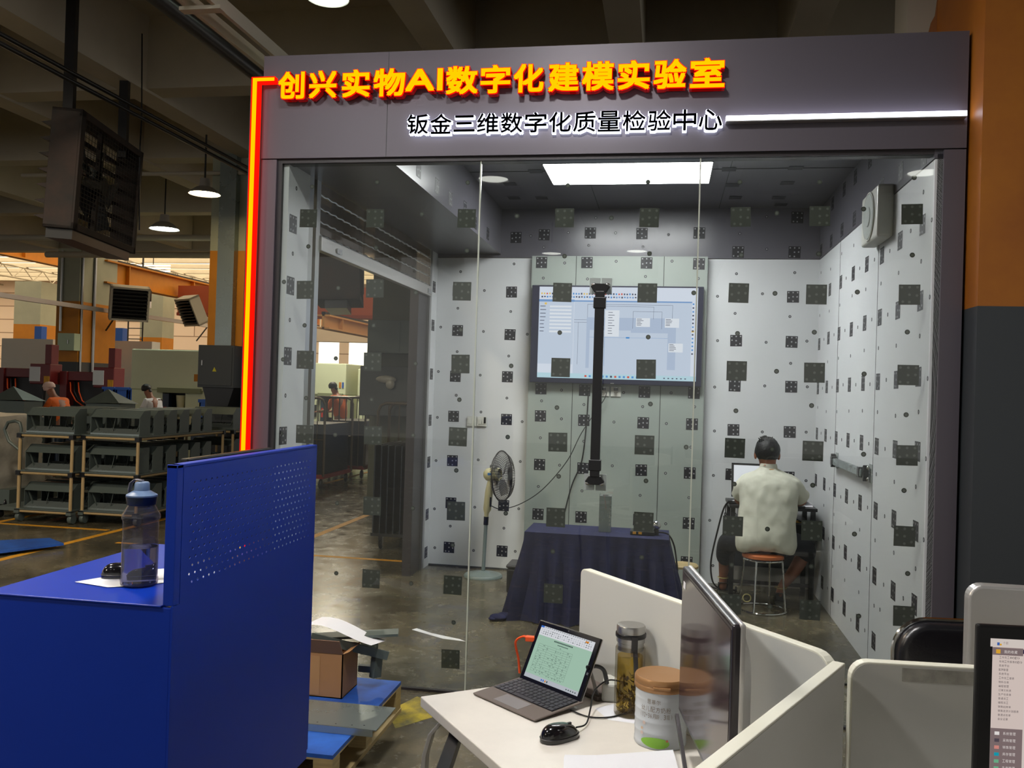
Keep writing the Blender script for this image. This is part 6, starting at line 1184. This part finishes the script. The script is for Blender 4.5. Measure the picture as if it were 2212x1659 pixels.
def bin_(x0,x1,y0,y1,z0,z1,label,group='blue bins'):
    t = thing('blue_bin', label, 'bin', ((x0+x1)/2,(y0+y1)/2,z0), 0, group); mb = MB(); mb.box(x0,x1,y0,y0+0.02,z0,z1); mb.box(x0,x1,y1-0.02,y1,z0,z1); mb.box(x0,x0+0.02,y0,y1,z0,z1); mb.box(x1-0.02,x1,y0,y1,z0,z1); mb.box(x0,x1,y0,y1,z0,z0+0.02); mb.build('tub', M['bluebin'], t); mb = MB(); mb.box(x0-0.015,x1+0.015,y0-0.015,y0+0.01,z1-0.05,z1); mb.build('rim', M['bluebin'], t)
bin_(-4.88,-4.2,9.8,10.6,0.45,1.0,'large blue bin beyond the shutter, left one'); bin_(-4.12,-3.4,9.9,10.7,0.45,1.0,'large blue bin beyond the shutter, right one')
for q in ((-4.54,10.2),(-3.8,10.3)): tag(MB().box(q[0]-0.3,q[0]+0.3,q[1]-0.3,q[1]+0.3,0,0.45).build('bin_stand', M['dkgreen']), 'dark stand under the %s blue bin' % ('left' if q[0] < -4 else 'right'), 'stand')
# presses and drilling machines
def machine(x0, x1, y0, y1, h, label, panels=True):
    t = thing('press_machine', label, 'machine', ((x0+x1)/2, (y0+y1)/2, 0)); w = x1-x0
    MB().box(x0,x1,y0,y1,h*0.66,h).build('upper_housing', M['cream'], t, bevel=0.02); MB().box(x0,x0+w*0.42,y0+0.04,y1,0,h*0.66).build('left_column', M['cream'], t, bevel=0.01); MB().box(x1-w*0.28,x1,y0+0.04,y1,0,h*0.66).build('right_column', M['cream'], t, bevel=0.01)
    MB().box(x0+w*0.42,x1-w*0.28,y0+0.25,y1,0,h*0.66).build('inner_frame', M['dark'], t); MB().box(x0+w*0.44,x0+w*0.52,y0,y0+0.1,0,h*0.63).build('guide_post', M['capdk'], t)
    MB().box(x0+w*0.38,x1-w*0.05,y0-0.05,y0+0.1,h*0.64,h*0.68).build('beam_lip', mat('olive_lip', (140,146,110), 0.5), t); MB().box(x0+w*0.22,x0+w*0.34,y0+0.02,y0+0.04,h*0.42,h*0.55).build('window', M['dark'], t)
    MB().box(x0+w*0.46,x0+w*0.50,y0-0.01,y0,h*0.42,h*0.52).build('red_sign', M['redm'], t); MB().box(x1-w*0.22,x1-w*0.06,y0+0.0,y0+0.03,h*0.3,h*0.5).build('control_panel', M['beige'], t)
    MB().box(x1-w*0.15,x1-w*0.1,y0-0.012,y0,h*0.74,h*0.8).build('orange_label', M['orange'], t); MB().box(x1-w*0.08,x1-w*0.04,y0-0.012,y0,h*0.74,h*0.8).build('blue_label', M['bluebin'], t)
    MB().tube([(x1-w*0.36,y0+0.1,h*0.62),(x1-w*0.36,y0+0.1,h*0.42)], [0.08,0.05], 12).build('press_head', M['beige'], t, smooth=True)
machine(-9.45, -8.0, 10.0, 11.2, 2.12, 'pale green press behind the carts, largest machine on the left')
machine(-7.9, -6.9, 14.0, 15.2, 2.05, 'pale green press seen through the shutter, left one')
machine(-6.7, -5.7, 14.2, 15.4, 1.95, 'pale green press seen through the shutter, right one')
machine(-5.4, -4.2, 15.0, 16.2, 2.0, 'pale green press half hidden by the olive column')
def drill(x, y, h, label):
    t = thing('drilling_machine', label, 'machine', (x, y, 0)); r = M['red']
    MB().box(x-0.0,x+0.5,y-0.2,y+0.2,h-0.5,h-0.05).build('head', r, t, bevel=0.015); MB().box(x+0.3,x+0.46,y-0.12,y+0.12,h-0.1,h+0.38).build('motor', r, t, bevel=0.01); MB().box(x+0.0,x+0.26,y-0.213,y-0.2,h-0.44,h-0.12).build('white_panel', M['paper'], t)
    MB().box(x+0.5-0.14,x+0.49,y-0.212,y-0.2,h-0.48,h-0.32).build('yellow_label', M['yellow'], t)
    MB().box(x-0.8,x+0.0,y-0.12,y+0.16,h-0.36,h-0.16).build('arm', r, t, bevel=0.01); MB().box(x-0.85,x-0.68,y-0.16,y+0.16,0.3,h-0.16).build('column', r, t, bevel=0.01); MB().box(x-0.68,x+0.1,y+0.1,y+0.5,0.5,h-0.36).build('rear_body', M['dark'], t)
    MB().tube([(x+0.22,y,h-0.5),(x+0.22,y,h-0.66),(x+0.22,y,h-0.95)], [0.06,0.04,0.012], 10).build('spindle', M['black'], t, smooth=True); MB().box(x-0.8,x+0.5,y-0.45,y+0.3,0.0,0.95).build('base', M['dark'], t)
    for k, c in enumerate((M['tape'], M['black'], M['tape'])): MB().tube([(x-0.6+k*0.1,y-0.14,h-0.4),(x-0.5+k*0.1,y-0.25,h-0.6),(x-0.35+k*0.08,y-0.28,h-0.8),(x-0.2+k*0.1,y-0.2,h-0.93)], 0.014, 6).build('hose', c, t, smooth=True)
drill(-12.44, 13.4, 1.86, 'dark red drilling machine, right one of the two'); drill(-13.85, 13.2, 1.90, 'dark red drilling machine, left one at the edge')
t = thing('work_bench', 'long bench with blue bins behind the shelf carts', 'bench', (-9.5,9.0,0)); MB().box(-11.5,-9.9,8.7,9.4,0.85,0.9).build('bench_top', M['dkgreen'], t)
for x in (-11.4,-10.0): MB().box(x-0.03,x+0.03,8.75,9.35,0,0.85).build('trestle', M['dkgreen'], t)
for i in range(4): bin_(-11.3+i*0.3,-11.05+i*0.3,11.9,12.3,1.12,1.4,'small blue bin in the row left of the press, %s' % ORD[i+1], 'small blue bins left of the press')
tag(MB().box(-11.4,-10.0,11.8,12.4,0,1.12).build('bin_shelf', M['cream']), 'low cream cabinet under the row of small blue bins', 'cabinet')
for i in range(3): bin_(-7.1+i*0.38,-6.78+i*0.38,8.2,8.6,1.0,1.3,'blue bin behind the rear cart, %s from the left' % ORD[i+1], 'blue bins behind the rear cart')
tag(MB().box(-7.2,-5.9,8.15,8.7,0,1.0).build('bin_shelf', M['capdk']), 'dark shelf under the blue bins behind the rear cart', 'shelf')
for (x, y) in ((-8.3,7.5),(-9.7,7.25)):
    mb = MB(); mb.add([(x-0.3,y,1.2),(x+0.3,y,1.22),(x+0.05,y+0.1,1.42),(x-0.3,y+0.5,1.2),(x+0.3,y+0.5,1.2)], [(0,1,2),(1,4,2),(4,3,2),(3,0,2)]); mb.box(x-0.28,x+0.28,y+0.05,y+0.45,0.9,1.2); mb.box(x-0.3,x+0.3,y,y+0.5,0,0.9); tag(mb.build('folded_plate_stack', M['dkgreen']), 'pointed grey folded plate behind the carts, %s' % ('right one' if x > -9 else 'left one'), 'metal part')
worker(-9.30, 8.05, 1.52, 'worker in orange top and pale pink cap behind the left cart', M['orangecl'], M['capdk'], capm=M['pink'], yaw=math.pi*0.95, bend=0.8)
worker(-8.3, 9.0, 1.53, 'worker with dark bun and pale shirt before the press', M['paper'], M['capdk'], yaw=math.pi*0.95, bend=0.4)
worker(-6.6, 10.2, 1.5, 'worker in grey shirt below the electrical box', mat('grey_cloth', (150,146,150), 0.85), M['capdk'], yaw=math.pi/2, bend=0.3)
worker(-6.15, 11.8, 1.66, 'worker in orange top seen through the roller shutter', M['orangecl'], M['capdk'], yaw=math.pi*0.9, bend=0.3)
# crane rails, beams and fixtures of the far hall
def girder(label, x, y0, y1, z0, z1, m=None):
    m = m or M['orange']; t = thing('crane_girder', label, 'girder', (x, (y0+y1)/2, z0)); MB().box(x-0.03,x+0.03,y0,y1,z0,z1).build('web', m, t); MB().box(x-0.16,x+0.16,y0,y1,z1-0.04,z1).build('top_flange', m, t); MB().box(x-0.16,x+0.16,y0,y1,z0,z0+0.04).build('bottom_flange', m, t); MB().box(x-0.05,x+0.05,y0,y1,z1,z1+0.07).build('rail', M['dark'], t)
    y = y0+1
    while y < y1: MB().box(x-0.14,x+0.14,y-0.02,y+0.02,z0,z1).build('stiffener', m, t); y += 3.3
girder('orange crane girder crossing the bright hall on the left', -14.4, 16.2, 45.8, 4.02, 4.62)
girder('orange crane girder near the far left', -20.2, 16.2, 45.8, 5.25, 5.85)
girder('orange crane girder seen through the roller shutter', -8.35, 16.2, 45.8, 2.95, 3.3, mat('pale_orange', (206,150,90), 0.6))
t = thing('bridge_crane', 'orange-red bridge beam crossing the hall behind the shutter', 'crane', (-10,21,3.5)); MB().box(-14.2,-2,19.5,19.9,3.55,4.35).build('bridge_beam', mat('faded_red', (176,84,50), 0.6), t); MB().box(-14.2,-2,19.45,19.95,3.47,3.56).build('lower_flange', mat('faded_red2', (150,66,44), 0.6), t)
t = thing('bridge_crane', 'red bridge beam far behind the orange girder', 'crane', (-18,28,4.5)); MB().box(-24.5,-17.0,28,28.4,4.88,5.248).build('bridge_beam', M['redm'], t)
tag(MB().box(-15,-14.5,5,5.6,0,0.01).build('floor_plate', M['dkgreen']), 'steel plate on the floor', 'plate') if False else None
t = thing('cable_duct_rail', 'long aluminium rail along the far columns', 'rail', (-13.8,19,3.1)); MB().box(-13.86,-13.74,8.0,24,3.2,3.3).build('rail', M['alu'], t)
for y in (16,20.5): MB().bar((-13.8,y,3.2),(-14.3,y+0.3,2.8),0.03,0.03).build('brace', M['dark'], t)
def louvre_box(label, x, y, z, yaw, tilt, w=0.95, h=1.0):
    t = thing('wall_fan_box', label, 'fan', (x,y,z), yaw); Rt = Matrix.Rotation(tilt,4,'X')
    def P(mb, n, m): mb.v = [Rt @ v for v in mb.v]; mb.build(n, m, t, local=True)
    mb = MB(); mb.box(-w/2,w/2,-0.15,0.15,-h/2,-h/2+0.05); mb.box(-w/2,w/2,-0.15,0.15,h/2-0.05,h/2); mb.box(-w/2,-w/2+0.05,-0.15,0.15,-h/2,h/2); mb.box(w/2-0.05,w/2,-0.15,0.15,-h/2,h/2); P(mb,'housing',M['beam'])
    P(MB().box(-w/2+0.05,w/2-0.05,0.05,0.1,-h/2+0.05,h/2-0.05),'rear_mesh',M['dark'])
    for i in range(8): zz = -h/2+0.1+i*(h-0.2)/7; P(MB().box(-w/2+0.05,w/2-0.05,-0.19,-0.02,zz-0.012,zz+0.012),'louvre',M['dark'])
louvre_box('dark louvred fan box right of the far column', -13.2, 15.6, 3.45, 0.7, 0.3, 0.9, 0.85)
louvre_box('pale framed louvred fan box below the orange girder', -12.15, 16.7, 3.38, -0.5, 0.45, 0.7, 0.75)
louvre_box('louvred fan box at the far left edge', -16.9, 14.2, 3.75, 0.9, 0.2)
t = thing('floodlight', 'small floodlight on the bracket left of the far column', 'floodlight', (-16.0,16.2,4.3)); MB().box(-15.4,-14.955,15.9,15.96,3.98,4.2).build('housing', M['dark'], t); MB().box(-15.37,-14.98,15.89,15.9,4.0,4.18).build('lens', glow('flood_lens', (220,210,190), 0.8), t)
t = thing('floodlight', 'small floodlight under the orange girder', 'floodlight', (-12.6,18.4,3.9)); MB().box(-14.38,-14.08,17.9,17.96,3.72,4.02).build('housing', M['dark'], t); MB().box(-14.35,-14.11,17.89,17.9,3.75,3.99).build('lens', glow('flood_lens', (220,210,190), 0.8), t)
for i, (x, y, z) in enumerate(((-21.5,19,4.75),(-16.6,22,4.9),(-17.6,30,5.3))):
    t = thing('tube_light', 'bright fluorescent cluster high in the far hall, %s from the left' % ORD[i+1], 'lamp', (x,y,z), 0, 'fluorescent clusters of the far hall')
    MB().tube([(x,y+0.02,z+0.4),(x,y+0.02,7.55)], 0.015, 5).build('rod', M['dark'], t)
    for k in range(5): MB().box(x-0.6,x+0.6,y,y+0.04,z+k*0.09,z+k*0.09+0.045).build('tube', glow('tube_%d' % i, (255,240,215), 4.0), t)
t = thing('ladder', 'dark steel cage ladder behind the louvred fan box', 'ladder', (-12.9,18.5,0))
for x in (-13.1,-12.65): MB().tube([(x-1.95,18.4,0.0),(x-1.95,18.4,3.7)], 0.02, 6).build('stile', M['dark'], t)
for i in range(12): MB().tube([(-15.05,18.4,0.3+i*0.3),(-14.6,18.4,0.3+i*0.3)], 0.014, 5).build('rung', M['dark'], t)
for (x, l) in ((-19.15,'blue steel post left of the far column'),(-16.4,'blue steel post right of the far column')):
    t = thing('blue_post', l, 'post', (x,20,0)); MB().box(x-0.12,x+0.12,20,20.24,0,3.1).build('post', M['bluebin'], t); MB().box(x-1.2,x,20.05,20.15,2.5,2.6).build('arm', M['bluebin'], t)
for (x, z, w, l) in ((-17.6,1.3,1.6,'white storage cupboard behind left drilling machine'),(-14.6,1.3,1.6,'white partition board right of the far column')):
    tag(MB().box(x-w/2,x+w/2,17.6,18.0,0,2.6).build('cupboard', M['ply']), l, 'cupboard')
t = thing('notice_board', 'white board hanging in front of the pale far column', 'board', (-16.28,20.9,3.8)); MB().box(-16.6,-15.95,20.9,20.95,3.8,4.3).build('panel', M['paper'], t); MB().box(-16.3,-16.26,20.93,20.97,4.3,7.6).build('hanging_rod', M['dark'], t)
# white wall and shelving band in the far hall on the right
for i, (x0, x1, z0, z1, l) in enumerate(((-12.2,-9.4,3.05,3.5,'pale duct crossing the hall behind the shutter, upper one'),(-8.0,-5.2,2.45,2.85,'pale duct crossing the hall behind the shutter, lower one'))):
    tag((lambda m: (m.box(x0,x1,24.5,25.0,z0,z1), m.box(x0+0.3,x0+0.34,24.7,24.74,z1,7.62), m.box(x1-0.34,x1-0.3,24.7,24.74,z1,7.62), m)[-1])(MB()).build('air_duct', M['wall']), l, 'duct')
